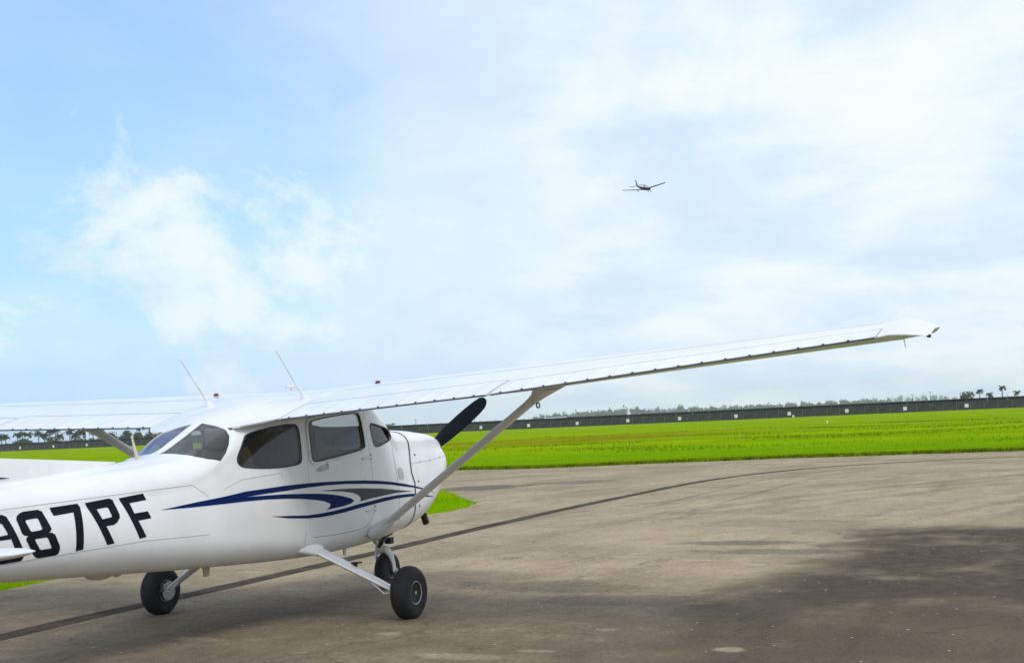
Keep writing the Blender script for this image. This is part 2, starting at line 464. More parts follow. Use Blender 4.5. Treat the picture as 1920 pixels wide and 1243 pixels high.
def line_mat(name, c1, c2, amt):
    m = bpy.data.materials.new(name); m.use_nodes = True
    t = m.node_tree; t.nodes.clear(); q = NB(t)
    pr = q.n('ShaderNodeBsdfPrincipled'); out = q.n('ShaderNodeOutputMaterial')
    pr.inputs['Roughness'].default_value = .9; pr.inputs['Specular IOR Level'].default_value = .08
    gg = q.n('ShaderNodeNewGeometry'); pos = gg.outputs['Position']
    n1 = q.noise(pos, 2.2, 6., .65); n2 = q.noise(pos, 40., 4., .7)
    q.lk(q.mix(q.ss(q.m('ADD', q.m('MULTIPLY', n1, .6), q.m('MULTIPLY', n2, .4)), .38, .62), c4(c1), c4(c2)), pr.inputs['Base Color'])
    tr = q.n('ShaderNodeBsdfTransparent'); mx = q.n('ShaderNodeMixShader')
    q.lk(q.ss(q.m('ADD', q.m('MULTIPLY', n1, .45), q.m('MULTIPLY', n2, .55)), .30, .52, amt*.45, amt), mx.inputs[0])
    q.lk(tr.outputs[0], mx.inputs[1]); q.lk(pr.outputs[0], mx.inputs[2]); q.lk(mx.outputs[0], out.inputs[0])
    return m


ln = ribbon('taxi_line', LINE, .27, .004, line_mat('black_line', (.036, .028, .018), (.105, .082, .054), .90), .06)
tag(ln, kind='structure')
FAR2 = [(27.2, 30.), (28.0, 14.), (28.3, 10.6), (29.5, 3.4), (29.9, -.3), (30.6, -3.4), (31.2, -12.)]
tag(ribbon('tyre_mark', FAR2, .13, .003, line_mat('rubber_mark', (.09, .082, .07), (.14, .128, .105), .6), .2), kind='structure')
for k, (off, wd, am) in enumerate(((-1.5, .10, .20), (-2.6, .14, .16))):
    pts = [(x+(-off*.55 if x > 21 else 0)*0+min(0, off)*max(0, (x-19)/12), y+off*(1-max(0, min(1, (x-19)/11))*.25)) for x, y in LINE[11:-1]]
    tag(ribbon('tyre_mark', pts, wd, .0015+.0004*k, line_mat('rubber_mark_%d' % k, (.10, .09, .075), (.17, .155, .125), am), .3), kind='structure')


# ------------------------------------------------------------------ grass blades along the pavement edges (uncountable stuff)
def grass_mat():
    m = bpy.data.materials.new('grass_blade'); m.use_nodes = True
    t = m.node_tree; t.nodes.clear(); q = NB(t)
    di = q.n('ShaderNodeBsdfDiffuse'); tl = q.n('ShaderNodeBsdfTranslucent'); mx = q.n('ShaderNodeMixShader'); mx.inputs[0].default_value = .45
    out = q.n('ShaderNodeOutputMaterial'); q.lk(di.outputs[0], mx.inputs[1]); q.lk(tl.outputs[0], mx.inputs[2]); q.lk(mx.outputs[0], out.inputs[0])
    gg = q.n('ShaderNodeNewGeometry')
    n1 = q.noise(q.v('MULTIPLY', gg.outputs['Position'], (.5, .2, 0.)), 1., 5., .6)
    n2 = q.noise(gg.outputs['Position'], 14., 2., .6)
    c = q.mix(q.ss(n1, .35, .65), c4((.20, .48, .002)), c4((.36, .53, .003)))
    c = q.mix(q.m('MULTIPLY', q.ss(n2, .4, .7), .5), c, c4((.42, .50, .005)))
    q.lk(c, di.inputs[0]); q.lk(c, tl.inputs[0])
    return m


def blades(name, pts, hmin, hmax, wd, material):
    n = len(pts); a = rng.uniform(0, 2*np.pi, n); h = rng.uniform(hmin, hmax, n)
    le = rng.uniform(0, .55, n)*h; la = rng.uniform(0, 2*np.pi, n)
    w2 = wd*rng.uniform(.6, 1.3, n)/2
    V = np.zeros((n, 3, 3))
    V[:, 0, 0] = pts[:, 0]+np.cos(a)*w2; V[:, 0, 1] = pts[:, 1]+np.sin(a)*w2
    V[:, 1, 0] = pts[:, 0]-np.cos(a)*w2; V[:, 1, 1] = pts[:, 1]-np.sin(a)*w2
    V[:, :2, 2] = -.03
    V[:, 2, 0] = pts[:, 0]+np.cos(la)*le; V[:, 2, 1] = pts[:, 1]+np.sin(la)*le; V[:, 2, 2] = h-.03
    me = bpy.data.meshes.new(name)
    me.vertices.add(3*n); me.vertices.foreach_set('co', V.reshape(-1))
    me.loops.add(3*n); me.loops.foreach_set('vertex_index', np.arange(3*n, dtype=np.int32))
    me.polygons.add(n); me.polygons.foreach_set('loop_start', np.arange(0, 3*n, 3, dtype=np.int32))
    me.polygons.foreach_set('loop_total', np.full(n, 3, dtype=np.int32))
    me.materials.append(material); me.update(); me.validate()
    o = bpy.data.objects.new(name, me); col.objects.link(o)
    return o


def in_poly(P, poly):
    x, y = P[:, 0], P[:, 1]; ins = np.zeros(len(P), bool); n = len(poly)
    for i in range(n):
        x0, y0 = poly[i]; x1, y1 = poly[(i+1) % n]
        cnd = (y0 > y) != (y1 > y)
        if y1 != y0: ins ^= cnd & (x < (x1-x0)*(y-y0)/(y1-y0)+x0)
    return ins


gmat = grass_mat()
fe = np.array(far_edge)
N = 300000
y = rng.uniform(-12, 30, N); dd_ = rng.exponential(5., N)-.06+rng.normal(0, .05, N)
P = np.stack([np.interp(y, fe[:, 1], fe[:, 0])+dd_, y], 1)
lush = .55+.45*np.sin(P[:, 1]*.9+np.sin(P[:, 0]*.7)*2)*np.sin(P[:, 0]*.5+1)
fr_y = rng.uniform(-14, 34, 42000); fr_d = np.abs(rng.normal(0, .22, 42000))-.05
fringe = blades('edge_fringe', np.stack([np.interp(fr_y, fe[:, 1], fe[:, 0])+fr_d, fr_y], 1), .05, .19, .03, mat('fringe_grass', (.20, .26, .006), .9, var=.6, vscale=2., spec=0.))
tag(fringe, 'rough darker fringe of grass where the field meets the taxiway', 'grass', kind='stuff')
fg = blades('far_grass', P[dd_ < 26], .03, .13, .028, gmat)
tag(fg, 'tall bright green grass along the far edge of the taxiway', 'grass', kind='stuff')
dep = rng.uniform(0, 1, 130000)**.7*95+9; azi = rng.uniform(-.02, .52, 130000)
T_ = np.stack([CAM[0]+(42+dep)*np.cos(azi), CAM[1]+(42+dep)*np.sin(azi)], 1)
T_ = T_[T_[:, 0] > np.interp(T_[:, 1], fe[:, 1], fe[:, 0])+2]
cl_ = np.sin(T_[:, 0]*.31+np.sin(T_[:, 1]*.17)*2.2)*np.sin(T_[:, 1]*.13+T_[:, 0]*.05)+rng.normal(0, .45, len(T_))
dr_ = np.hypot((T_[:, 0]-96)/27, (T_[:, 1]-41)/21) < 1.05
tmat = mat('tuft_green', (.22, .38, .002), .9, var=.4, vscale=.6, spec=0.)
ft = blades('field_grass', T_[(cl_ > .85) & ~(dr_ & (cl_ < 1.2))], .04, .15, .10, tmat)
tag(ft, 'loose tufts of grass over the open field between taxiway and fence', 'grass', kind='stuff')
Q = np.stack([rng.uniform(-6, 24, 260000), rng.uniform(4, 34, 260000)], 1)
ins = in_poly(Q+rng.normal(0, .05, Q.shape), island) & (Q[:, 1] < 6+.9*np.maximum(Q[:, 0]+6, 0))
gi = blades('island_grass', Q[ins], .03, .11, .026, gmat)
tag(gi, 'pointed island of bright green grass beyond the parked aeroplane nose', 'grass', kind='stuff')

# ------------------------------------------------------------------ perimeter fences
FA, FB = Vector((331.2, 372.2, -.03)), Vector((305.9, 10.7, -.03))
FD = (FB-FA).normalized(); FN = Vector((-FD.y, FD.x, 0)); FN = FN if FN.x > 0 else -FN
FANG = math.atan2(FD.y, FD.x)
FPOST = mat('fence_post_steel', (.20, .21, .20), .5, .5, var=.3)
FSCR = mat('fence_screen_grey', (.050, .054, .046), .85, var=.45, vscale=.9)
FBLK = mat('fence_screen_black', (.009, .011, .012), .85, var=.4, vscale=.7)
SIGNW = mat('sign_white', (.80, .80, .78), .5, var=.06, vscale=2.)


def local_box(mb, c, h): mb.box(c, h); return mb


def fence(name, label, start, length, bay, hgt, screen_m, post_m, extra, rail, lift=.06):
    root = empty(name, start); root.rotation_euler.z = FANG
    tag(root, label, 'fence')
    n = int(length/bay)
    # shared meshes: a screen slightly slack between its posts, a round post with a cap
    def pmesh():
        mb = MB(); rows = []
        for i in range(7):
            s = i/6; rows.append([(.05+s*(bay-.1), .035*math.sin(math.pi*s)+.02*math.sin(k*2.2+3*s), lift+(hgt-lift)*k/3) for k in range(4)])
        mb.grid(rows)
        rows2 = [[(p[0], p[1]+.012, p[2]) for p in r] for r in rows]
        mb.grid(rows2)
        return mb
    o = pmesh().build('screen_panel', screen_m, root, conv=None, recalc=False)
    pmb = MB(); pmb.tube([(0, -.04, 0), (0, -.04, hgt*.5), (0, -.04, hgt+extra)], .042, 8); pmb.lathe([(.05, hgt+extra), (.045, hgt+extra+.03), (.01, hgt+extra+.05)], (0, -.04, 0), (0, 0, 1), 8)
    po = pmb.build('post', post_m, root, conv=None)
    for i in range(1, n):
        c = o.copy(); col.objects.link(c); c.parent = root; c.location = (i*bay, 0, 0)
    for i in range(1, n+1):
        c = po.copy(); col.objects.link(c); c.parent = root
        c.location = (i*bay, 0, random.uniform(-.04, .04)); c.rotation_euler = (random.uniform(-.015, .015), random.uniform(-.02, .02), 0)
    if rail:
        MB().tube([(0, -.05, hgt-.02), (n*bay, -.05, hgt-.02)], .024, 8).build('top_rail', post_m, root, conv=None)
        MB().tube([(0, -.05, .1), (n*bay, -.05, .1)], .012, 6).build('bottom_wire', post_m, root, conv=None)
    return root


fence('chain_link_fence', 'long grey screened chain link fence with white signs across the far field', FA-FD*69, 531, 3.0, 1.86, FSCR, FPOST, .04, True)
bf = fence('screen_fence', 'taller black screened fence standing behind the grey chain link fence', FA-FD*69+FN*4., 531, 4.5, 2.62, FBLK, mat('fence_post_dark', (.02, .022, .024), .6, var=.2), .40, True)

ORD = ['first', 'second', 'third', 'fourth', 'fifth', 'sixth', 'seventh', 'eighth', 'ninth', 'tenth', 'eleventh', 'twelfth', 'thirteenth', 'fourteenth', 'fifteenth', 'sixteenth', 'seventeenth', 'eighteenth']
sign_proto = None
left_s = [27.1, 43.6, 59.4, 75.1]
right_s = [212.3, 227.3, 242.0, 256.7, 271.1, 286.1, 299.7, 313.8, 327.4, 341.2]


def sign(s, label, size=.86, zc_=.98):
    p = FA+FD*s-FN*.12
    root = empty('fence_sign', (p.x, p.y, zc_-.03)); root.rotation_euler.z = FANG
    mb = MB(); h = size/2
    out = [(-h, -h), (h, -h), (h, h), (-h, h)]
    mb.box((0, 0, 0), (h, .012, h))
    mb.build('board', SIGNW, root, conv=None, smooth=False)
    m2 = MB()
    for sx in (-1, 1):
        for sz in (-1, 1):
            m2.lathe([(.03, -.022), (.03, -.013), (.015, -.026)], (sx*h*.85, 0, sz*h*.85), (0, 1, 0), 8)
    m2.build('bolt', FPOST, root, conv=None)
    tag(root, label, 'sign', 'square white signs on the perimeter fence')
    return root


for i, s in enumerate(left_s):
    sign(s+random.uniform(-.1, .1), '%s white square fence sign from the left edge, seen under the far wing' % ORD[i], zc_=.98+random.uniform(-.05, .05))
for i, s in enumerate(right_s):
    sign(s, '%s white square fence sign to the right of the propeller' % ORD[i], zc_=1.0+random.uniform(-.06, .06))
p = FA+FD*300.7-FN*.16
sp_ = empty('fence_sign', (p.x, p.y, .32)); sp_.rotation_euler.z = FANG
MB().box((0, 0, 0), (.25, .012, .25)).build('board', SIGNW, sp_, conv=None, smooth=False)
tag(sp_, 'small white square sign low on the fence under a larger sign', 'sign', 'square white signs on the perimeter fence')

# field marker, a small white post with a cap standing in the grass
mk = MB(); mk.lathe([(.12, 0), (.12, .04), (.055, .05), (.05, .20), (.08, .21), (.08, .30), (.03, .33)], (142.4, 26.9, -.03), (0, 0, 1), 12)
tag(mk.build('marker_post', SIGNW, None, conv=None), 'tiny white marker post standing alone in the green field', 'marker')

# ------------------------------------------------------------------ trees
def leaf_mat(name, a, c):
    m = bpy.data.materials.new(name); m.use_nodes = True
    t = m.node_tree; t.nodes.clear(); q = NB(t)
    pr = q.n('ShaderNodeBsdfPrincipled'); out = q.n('ShaderNodeOutputMaterial'); q.lk(pr.outputs[0], out.inputs[0])
    pr.inputs['Roughness'].default_value = .7; pr.inputs['Specular IOR Level'].default_value = .15
    gg = q.n('ShaderNodeNewGeometry')
    q.lk(q.mix(q.ss(q.noise(gg.outputs['Position'], .35, 5., .65), .35, .65), c4(a), c4(c)), pr.inputs['Base Color'])
    return m


PALML = leaf_mat('palm_leaf', (.012, .026, .014), (.030, .052, .024))
BROAD = leaf_mat('broad_leaf', (.035, .06, .025), (.075, .11, .045))
WOODL = leaf_mat('woodland_leaf', (.040, .062, .030), (.085, .115, .055))
BARK = mat('bark', (.13, .11, .09), .9, var=.4, vscale=4.)


def palm(x, y, h, label, seed, spread=2.6):
    rd = random.Random(seed)
    root = empty('palm_tree', (x, y, -.03))
    tag(root, label, 'palm tree', 'palm trees behind the perimeter fence')
    lean = rd.uniform(-.5, .5); ht = h-spread*.45
    mb = MB(); pts = []; rad = []
    for i in range(8):
        s = i/7; pts.append((lean*s*s, lean*.5*s*s, ht*s)); rad.append(.26-.1*s+(.1 if i == 0 else 0)+.03*math.sin(i*2.))
    mb.tube(pts, rad, 8); mb.build('trunk', BARK, root, conv=None)
    cr = MB(); top = Vector(pts[-1])
    nf = rd.randint(15, 19)
    for k in range(nf):
        a = 2*math.pi*k/nf+rd.uniform(-.2, .2); el = rd.uniform(-.25, 1.15); L = spread*rd.uniform(.85, 1.15)
        dirh = Vector((math.cos(a), math.sin(a), 0)); side = Vector((-math.sin(a), math.cos(a), 0))
        prev = top; P_ = []
        for i in range(8):
            s = i/7; e = el-1.7*s*s
            if i: prev = prev+(dirh*math.cos(e)+Vector((0, 0, 1))*math.sin(e))*(L/7)
            P_.append(prev.copy())
        for i in range(7):                                        # pinnate leaflets, two to a joint
            s = i/7; ll = L*.40*math.sin(math.pi*(.18+.8*s)); t = (P_[i+1]-P_[i])
            for sg in (-1, 1):
                tip = P_[i]+side*sg*ll+t*.9-Vector((0, 0, ll*.45))
                cr.add([P_[i]-t*.25, P_[i]+t*.95, tip], [(0, 1, 2)])
        for i in range(7):
            t = side*.06
            cr.add([P_[i]-t, P_[i]+t, P_[i+1]+t, P_[i+1]-t], [(0, 1, 2, 3)])
    cr.build('crown', PALML, root, conv=None, smooth=False, recalc=False)
    return root


def crown_tris(mb, c, rx, ry, rz, n, size, rd, lobes=7):
    """leaf faces scattered through a few uneven lobes"""
    L = [(Vector((rd.uniform(-.65, .65)*rx, rd.uniform(-.65, .65)*ry, rd.uniform(-.5, .6)*rz)), rd.uniform(.35, .62)) for _ in range(lobes)]
    for _ in range(n):
        lc, lr = rd.choice(L)
        v = Vector((rd.gauss(0, 1), rd.gauss(0, 1), rd.gauss(0, 1))).normalized()*(rd.random()**.35)
        p_ = Vector(c)+lc+Vector((v.x*rx*lr, v.y*ry*lr, v.z*rz*lr*1.05))
        a = Vector((rd.gauss(0, 1), rd.gauss(0, 1), rd.gauss(0, .7))).normalized(); bq = a.orthogonal().normalized()
        bq = (bq*math.cos(rd.random()*6.3)+a.cross(bq)*math.sin(rd.random()*6.3))
        s = size*rd.uniform(.6, 1.4)
        mb.add([p_-a*s*.5, p_+bq*s*.45, p_+a*s*.6, p_-bq*s*.4], [(0, 1, 2, 3)])


def broadleaf(x, y, h, wd, label, seed, group='leafy trees behind the perimeter fence'):
    rd = random.Random(seed)
    root = empty('broadleaf_tree', (x, y, -.03)); tag(root, label, 'tree', group)
    mb = MB(); mb.tube([(0, 0, 0), (.05, 0, h*.2), (.15, .1, h*.45), (.1, .1, h*.8)], [.3, .22, .16, .05], 8)
    for k in range(5):
        a = rd.uniform(0, 6.28); mb.tube([(.08, .03, h*.3+.1*k), (math.cos(a)*wd*.25, math.sin(a)*wd*.25, h*.5), (math.cos(a)*wd*.42, math.sin(a)*wd*.42, h*.66)], [.11, .07, .03], 6)
    mb.build('trunk', BARK, root, conv=None)
    cm = MB(); crown_tris(cm, (0, 0, h*.57), wd*.55, wd*.55, h*.45, 1100, .55, rd, 9)
    cm.build('crown', BROAD, root, conv=None, smooth=False, recalc=False)
    return root


LP = [(446.7, 479., 6.5), (447.5, 477.2, 6.7), (449.9, 472.2, 7.7), (451., 470., 7.5), (452.1, 467.8, 7.2), (454.2, 463.3, 7.8), (455.3, 461., 6.4), (456.5, 458.5, 8.2), (457.6, 456.3, 8.6),
      (458.5, 454.3, 5.9), (460.5, 450.2, 8.1), (461.6, 448., 6.1), (462.5, 446., 7.4), (463.6, 443.7, 8.5), (465.2, 440.4, 7.1), (466.6, 437.4, 7.2)]
for i, (x, y, h) in enumerate(LP):
    palm(x, y, h+.9, '%s palm tree from the left edge behind the fence, under the far wing' % ORD[i], 40+i, 2.9)
palm(489.2, 433.4, 9.4, 'dark palm tree just left of the rear window, behind the far wing strut', 90, 2.9)
for i, (x, y, h, wd) in enumerate([(483.9, 447.8, 6.6, 7.5), (486.6, 441.9, 6.9, 7.), (492.8, 429.3, 7.2, 6.5), (487.5, 432.5, 5.8, 5.5), (470., 470.5, 5., 7.), (478., 462.0, 4.8, 7.), (464., 484., 5.2, 7)]):
    lab = ['leafy tree left of the far wing strut behind the fence', 'rounded leafy tree behind the top of the far wing strut', 'leafy tree nearest the rear window behind the fence',
           'low leafy tree below the dark palm by the rear window', 'bushy tree among the middle palms under the far wing', 'low bushy tree right of the middle palms under the far wing', 'bushy tree among the leftmost palms at the picture edge'][i]
    broadleaf(x, y, h, wd, lab, 300+i)
RP = [(581.4, 59.7, 6.9, 'palm tree beside the leafy tree near the right edge'), (585.5, 51.2, 8.1, 'tallest palm tree near the right edge, standing clear of the fence'),
      (583.3, 55.9, 5.3, 'short palm tree between the two tall palms at the right edge'), (588.2, 45.7, 5.7, 'palm tree closest to the right edge of the picture')]
for i, (x, y, h, lab) in enumerate(RP): palm(x, y, h+.3, lab, 120+i, 2.1)
broadleaf(579.0, 64.6, 6.1, 6.2, 'leafy tree left of the palms at the right edge of the field', 401)

# scrub closing the gaps under the palms at the left
rd = random.Random(8); sm = MB()
for k in range(46):
    t = k/45; x = 455+t*45+rd.uniform(-3, 6); y = 492-t*66+rd.uniform(-1, 1); h = rd.uniform(2.6, 4.4)
    crown_tris(sm, (x, y, h*.5), 2.6, 2.6, h*.55, 190, .6, rd, 5)
tag(sm.build('scrub', leaf_mat('scrub_leaf', (.022, .040, .020), (.05, .075, .035)), None, conv=None, smooth=False, recalc=False), 'dark scrub filling the gaps below the palms under the far wing', 'scrub', kind='stuff')

# far woods: one hazy mass each
rd = random.Random(5)
wm = MB()
TOP = [(1005, 856, 392, 6.3), (0, 862.6, 377.3, 8.4), (0, 870.8, 360, 8.6), (0, 885.7, 329.1, 10.0), (0, 892.3, 315.3, 8.0), (0, 902.2, 294.7, 9.3), (0, 910.5, 277.5, 7.4), (0, 920.4, 256.8, 7.2), (0, 927.1, 243, 7.2), (0, 941.9, 212.1, 8.), (0, 950.2, 194.9, 7.9), (0, 960.1, 174.2, 7.6), (0, 964, 165, 5.2)]
ys_ = [t[2] for t in TOP][::-1]; hs_ = [t[3] for t in TOP][::-1]; xs_ = [t[1] for t in TOP][::-1]
KF = 2.8
def push(x, y): return CAM[0]+(x-CAM[0])*KF, CAM[1]+(y-CAM[1])*KF


yv = 166.
while yv < 392:
    h = (float(np.interp(yv, ys_, hs_))-1.5)*KF*rd.uniform(.80, 1.08)+1.5; x, yy = push(float(np.interp(yv, ys_, xs_))+rd.uniform(-8, 14), yv)
    wd = rd.uniform(3.5, 6.)*2.2
    crown_tris(wm, (x, yy, h*.5), wd, wd, h*.50, 380, 2.2, rd, 6)
    if rd.random() < .3:
        wm.tube([(x, yy, h*.7), (x+.2, yy, h*1.0), (x+.3, yy+.2, h*1.14)], [.2, .15, .05], 5)
        crown_tris(wm, (x+.3, yy, h*1.02), 2.2, 2.2, h*.14, 50, 1., rd, 3)
    yv += rd.uniform(1.1, 2.4)
for k in range(40):                                                   # low scrub further left, behind fence and wing
    yv = rd.uniform(392, 640); x, yy = push(880-(yv-392)*.6, yv); crown_tris(wm, (x, yy, 3.), 12, 12, 4., 130, 1.8, rd, 5)
tag(wm.build('far_wood', WOODL, None, conv=None, smooth=False, recalc=False), 'hazy line of low trees along the horizon beyond the fence', 'woodland', kind='stuff')
wm = MB()
for (x, yv, h) in [(1833.8, 323.1, 11.), (1838, 314, 14), (1843.2, 303.6, 15.5), (1848, 293, 14), (1853, 282, 12), (1858.9, 271, 15.5), (1863, 262, 15), (1869, 250, 13), (1874.6, 238.4, 10), (1880, 226, 8)]:
    x = CAM[0]+(x-CAM[0])*2.2; yv = CAM[1]+(yv-CAM[1])*2.2
    for k in range(3):
        crown_tris(wm, (x+rd.uniform(-12, 12), yv+rd.uniform(-10, 10), h*1.05), 9.5, 9.5, h*1.1, 240, 2.7, rd, 6)
tag(wm.build('distant_wood', WOODL, None, conv=None, smooth=False, recalc=False), 'faint pale trees fading into haze left of the right-hand palms', 'woodland', kind='stuff')

# low far buildings showing as pale roofs over the fence, and a utility pole
ROOFW = mat('pale_roof', (.62, .63, .64), .5, var=.12, vscale=.3)
WALLW = mat('pale_wall', (.45, .45, .43), .8, var=.15, vscale=.3)


def shed(x, y, ang, L, D, h, ridge, label):
    root = empty('far_building', (x, y, -.03)); root.rotation_euler.z = ang
    tag(root, label, 'building')
    MB().box((0, 0, h/2), (L/2, D/2, h/2)).build('wall', WALLW, root, conv=None, smooth=False)
    mb = MB(); e = .5
    mb.grid([[(sx*(L/2+e), -D/2-e, h+.01), (sx*(L/2+e), 0, h+ridge), (sx*(L/2+e), D/2+e, h+.01)] for sx in (-1, 1)])
    mb.grid([[(sx*(L/2+e), -D/2-e, h+.13), (sx*(L/2+e), 0, h+ridge+.12), (sx*(L/2+e), D/2+e, h+.13)] for sx in (-1, 1)])
    mb.build('roof', ROOFW, root, conv=None, smooth=False)
    for k in range(4):
        MB().box((-L*.36+k*L*.24, -D/2-.03, h*.45), (L*.05, .03, h*.25)).build('door', DARK, root, conv=None, smooth=False)
    return root


shed(468, 205, FANG, 9, 6, 2.5, .7, 'small pale roofed building right of the strut top beyond the fence')
shed(456, 228, FANG, 16, 6, 2.5, .5, 'long low pale roofed building behind the wing strut beyond the fence')
shed(439., 263.5, FANG, 2.6, 2.6, 3.5, .5, 'small cream hut just right of the windscreen beyond the fence')


def pole(x, y, h, label):
    root = empty('utility_pole', (x, y, -.03)); tag(root, label, 'utility pole', 'thin poles beyond the fence')
    MB().tube([(0, 0, 0), (0, 0, h*.6), (.02, 0, h)], [.12, .10, .07], 8).build('pole', BARK, root, conv=None)
    MB().box((0, 0, h-.35), (.05, .7, .05)).build('crossarm', BARK, root, conv=None, smooth=False)
    for s in (-.55, 0, .55): MB().lathe([(.05, 0), (.06, .08), (.03, .16)], (0, s, h-.3), (0, 0, 1), 8).build('insulator', DARK, root, conv=None)


pole(443.5, 254.3, 5.0, 'thin utility pole left of the propeller blade tip')
pole(453.4, 233.5, 4.6, 'thin utility pole between propeller and wing strut')
pole(573., 86., 6.4, 'thin utility pole left of the right-hand palms')
pole(575.5, 79., 7.2, 'taller utility pole close to the right-hand leafy tree')

# ------------------------------------------------------------------ haze
hz = MB(); hz.box((2200, 700, 43.), (2450, 2400, 44.2))
hazem = bpy.data.materials.new('haze_air'); hazem.use_nodes = True
t_ = hazem.node_tree; t_.nodes.clear(); q_ = NB(t_)
pv = q_.n('ShaderNodeVolumePrincipled'); pv.inputs['Color'].default_value = (.93, .93, 1., 1.)
pv.inputs['Density'].default_value = .00014; pv.inputs['Anisotropy'].default_value = .2
oo = q_.n('ShaderNodeOutputMaterial'); q_.lk(pv.outputs[0], oo.inputs['Volume'])
ho = hz.build('haze', hazem, None, conv=None, smooth=False)
tag(ho, 'pale humid air over the airfield', 'haze', kind='stuff')

# ------------------------------------------------------------------ the parked high-wing aeroplane
AC = empty('light_aircraft', (0, 0, 0))
tag(AC, 'white single-engine high-wing aeroplane with blue stripes standing on the taxiway', 'aeroplane')
# x, z bottom, z top, half width, half width at the top corner, bottom radius, top radius
FUS = np.array([
    (-5.10, .95, 1.15, .045, .04, .04, .035), (-4.4, .815, 1.205, .13, .115, .10, .09), (-3.2, .68, 1.285, .285, .25, .20, .19), (-2.3, .62, 1.352, .405, .36, .23, .23),
    (-1.60, .575, 1.412, .490, .44, .22, .23), (-1.45, .567, 1.445, .503, .45, .215, .22), (-1.25, .557, 1.53, .516, .46, .21, .21), (-1.0, .545, 1.648, .53, .468, .20, .21),
    (-.75, .532, 1.745, .538, .475, .19, .2), (-.4, .518, 1.825, .542, .485, .18, .19), (0., .508, 1.865, .542, .495, .17, .17), (.4, .515, 1.875, .542, .495, .17, .17),
    (.75, .526, 1.855, .540, .485, .17, .17), (.90, .535, 1.815, .537, .478, .18, .17), (1.05, .546, 1.735, .532, .468, .19, .17), (1.17, .556, 1.645, .526, .455, .195, .16),
    (1.27, .566, 1.572, .520, .440, .20, .16), (1.34, .573, 1.548, .516, .430, .205, .18), (1.50, .590, 1.542, .505, .415, .21, .19), (1.76, .630, 1.532, .487, .405, .22, .19),
    (2.00, .710, 1.522, .468, .395, .24, .18), (2.15, .800, 1.508, .452, .385, .25, .17), (2.25, .885, 1.49, .437, .375, .24, .16), (2.32, .955, 1.465, .412, .352, .21, .14),
    (2.36, 1.01, 1.43, .37, .315, .17, .11), (2.385, 1.07, 1.39, .29, .245, .12, .08)])


def pchip(xs, ys, x):
    h = np.diff(xs); dd = np.diff(ys)/h; m = np.zeros(len(xs)); m[0] = dd[0]; m[-1] = dd[-1]
    for i in range(1, len(xs)-1):
        if dd[i-1]*dd[i] > 0:
            w1 = 2*h[i]+h[i-1]; w2 = h[i]+2*h[i-1]; m[i] = (w1+w2)/(w1/dd[i-1]+w2/dd[i])
    x = np.clip(x, xs[0], xs[-1]); i = int(np.clip(np.searchsorted(xs, x)-1, 0, len(xs)-2)); t = (x-xs[i])/h[i]
    return (2*t**3-3*t**2+1)*ys[i]+(t**3-2*t**2+t)*h[i]*m[i]+(-2*t**3+3*t**2)*ys[i+1]+(t**3-t**2)*h[i]*m[i+1]


def section(x, off=0.):
    zb, zt, w_, wt, rb, rt = [float(pchip(FUS[:, 0], FUS[:, k], x)) for k in range(1, 7)]
    P_ = []; a = w_-rb
    for i in range(5): P_.append((a*.97*i/5, zb+.012*rb*(i/5)**2))
    for i in range(11):
        t = -np.pi/2+np.pi/2*i/10; P_.append((a+rb*np.cos(t), zb+rb+rb*np.sin(t)))
    z0 = zb+rb; z1 = zt-rt
    for i in range(1, 16):
        s = i/16; P_.append((w_+(wt-w_)*s**2.2, z0+(z1-z0)*s))
    bb = wt-rt; crown = .03*min(1, wt/.4)
    for i in range(11):
        t = np.pi/2*i/10; P_.append((bb+rt*np.cos(t), z1+(rt-crown)*np.sin(t)))
    for i in range(4, -1, -1):
        s = i/5; P_.append((bb*s, zt-crown*s*s))
    P_ = np.array(P_)
    if off:
        T = np.gradient(P_, axis=0); Nn = np.stack([T[:, 1], -T[:, 0]], 1); Nn /= np.linalg.norm(Nn, axis=1)[:, None]+1e-9
        Nn[0] = (0, -1); Nn[-1] = (0, 1); P_ = P_+off*Nn; P_[:, 0] = np.maximum(P_[:, 0], 0); P_[0, 0] = 0; P_[-1, 0] = 0
    return P_


def halfwidth(x, z):
    P_ = section(x); o = np.argsort(P_[:, 1])
    return float(np.interp(z, P_[o, 1], P_[o, 0]))


def ring(x, off):
    P_ = section(x, off)
    right = [(x, r, z) for r, z in P_]; left = [(x, -r, z) for r, z in P_[1:-1][::-1]]
    return right+left


def shell_mb(x0, x1, out, inn, dx=.045, caps=None):
    xs = np.linspace(x0, x1, max(2, int(round((x1-x0)/dx))+1))
    mb = MB()
    ro = [ring(x, out) for x in xs]; ri = [ring(x, inn) for x in xs]; k = len(ro[0])
    mb.grid(ro+ri[::-1], close_u=True, close_v=True)
    return mb, len(xs), k


def prism(loops, r0, r1, conv=W3):
    """side-view polygon (x,z) with holes, extruded from R=r0 to r1"""
    tr = tessellate_polygon([[Vector((a, c, 0)) for a, c in lp] for lp in loops])
    flat = [q for lp in loops for q in lp]; n = len(flat)
    V = [(a, r0, c) for a, c in flat]+[(a, r1, c) for a, c in flat]
    F = [tuple(t) for t in tr]+[tuple(i+n for i in t)[::-1] for t in tr]; k = 0
    for lp in loops:
        m_ = len(lp)
        for i in range(m_):
            a, c = k+i, k+(i+1) % m_; F.append((a, c, c+n, a+n))
        k += m_
    return obj_from('cutter', [conv(v) for v in V], F, WHITE, smooth=False)


def rounded(pts, it=2):
    """corner cutting, keeps the outline and softens it"""
    for _ in range(it):
        o = []
        for i in range(len(pts)):
            a = pts[i]; c = pts[(i+1) % len(pts)]
            o += [(a[0]*.75+c[0]*.25, a[1]*.75+c[1]*.25), (a[0]*.25+c[0]*.75, a[1]*.25+c[1]*.75)]
        pts = o
    return pts


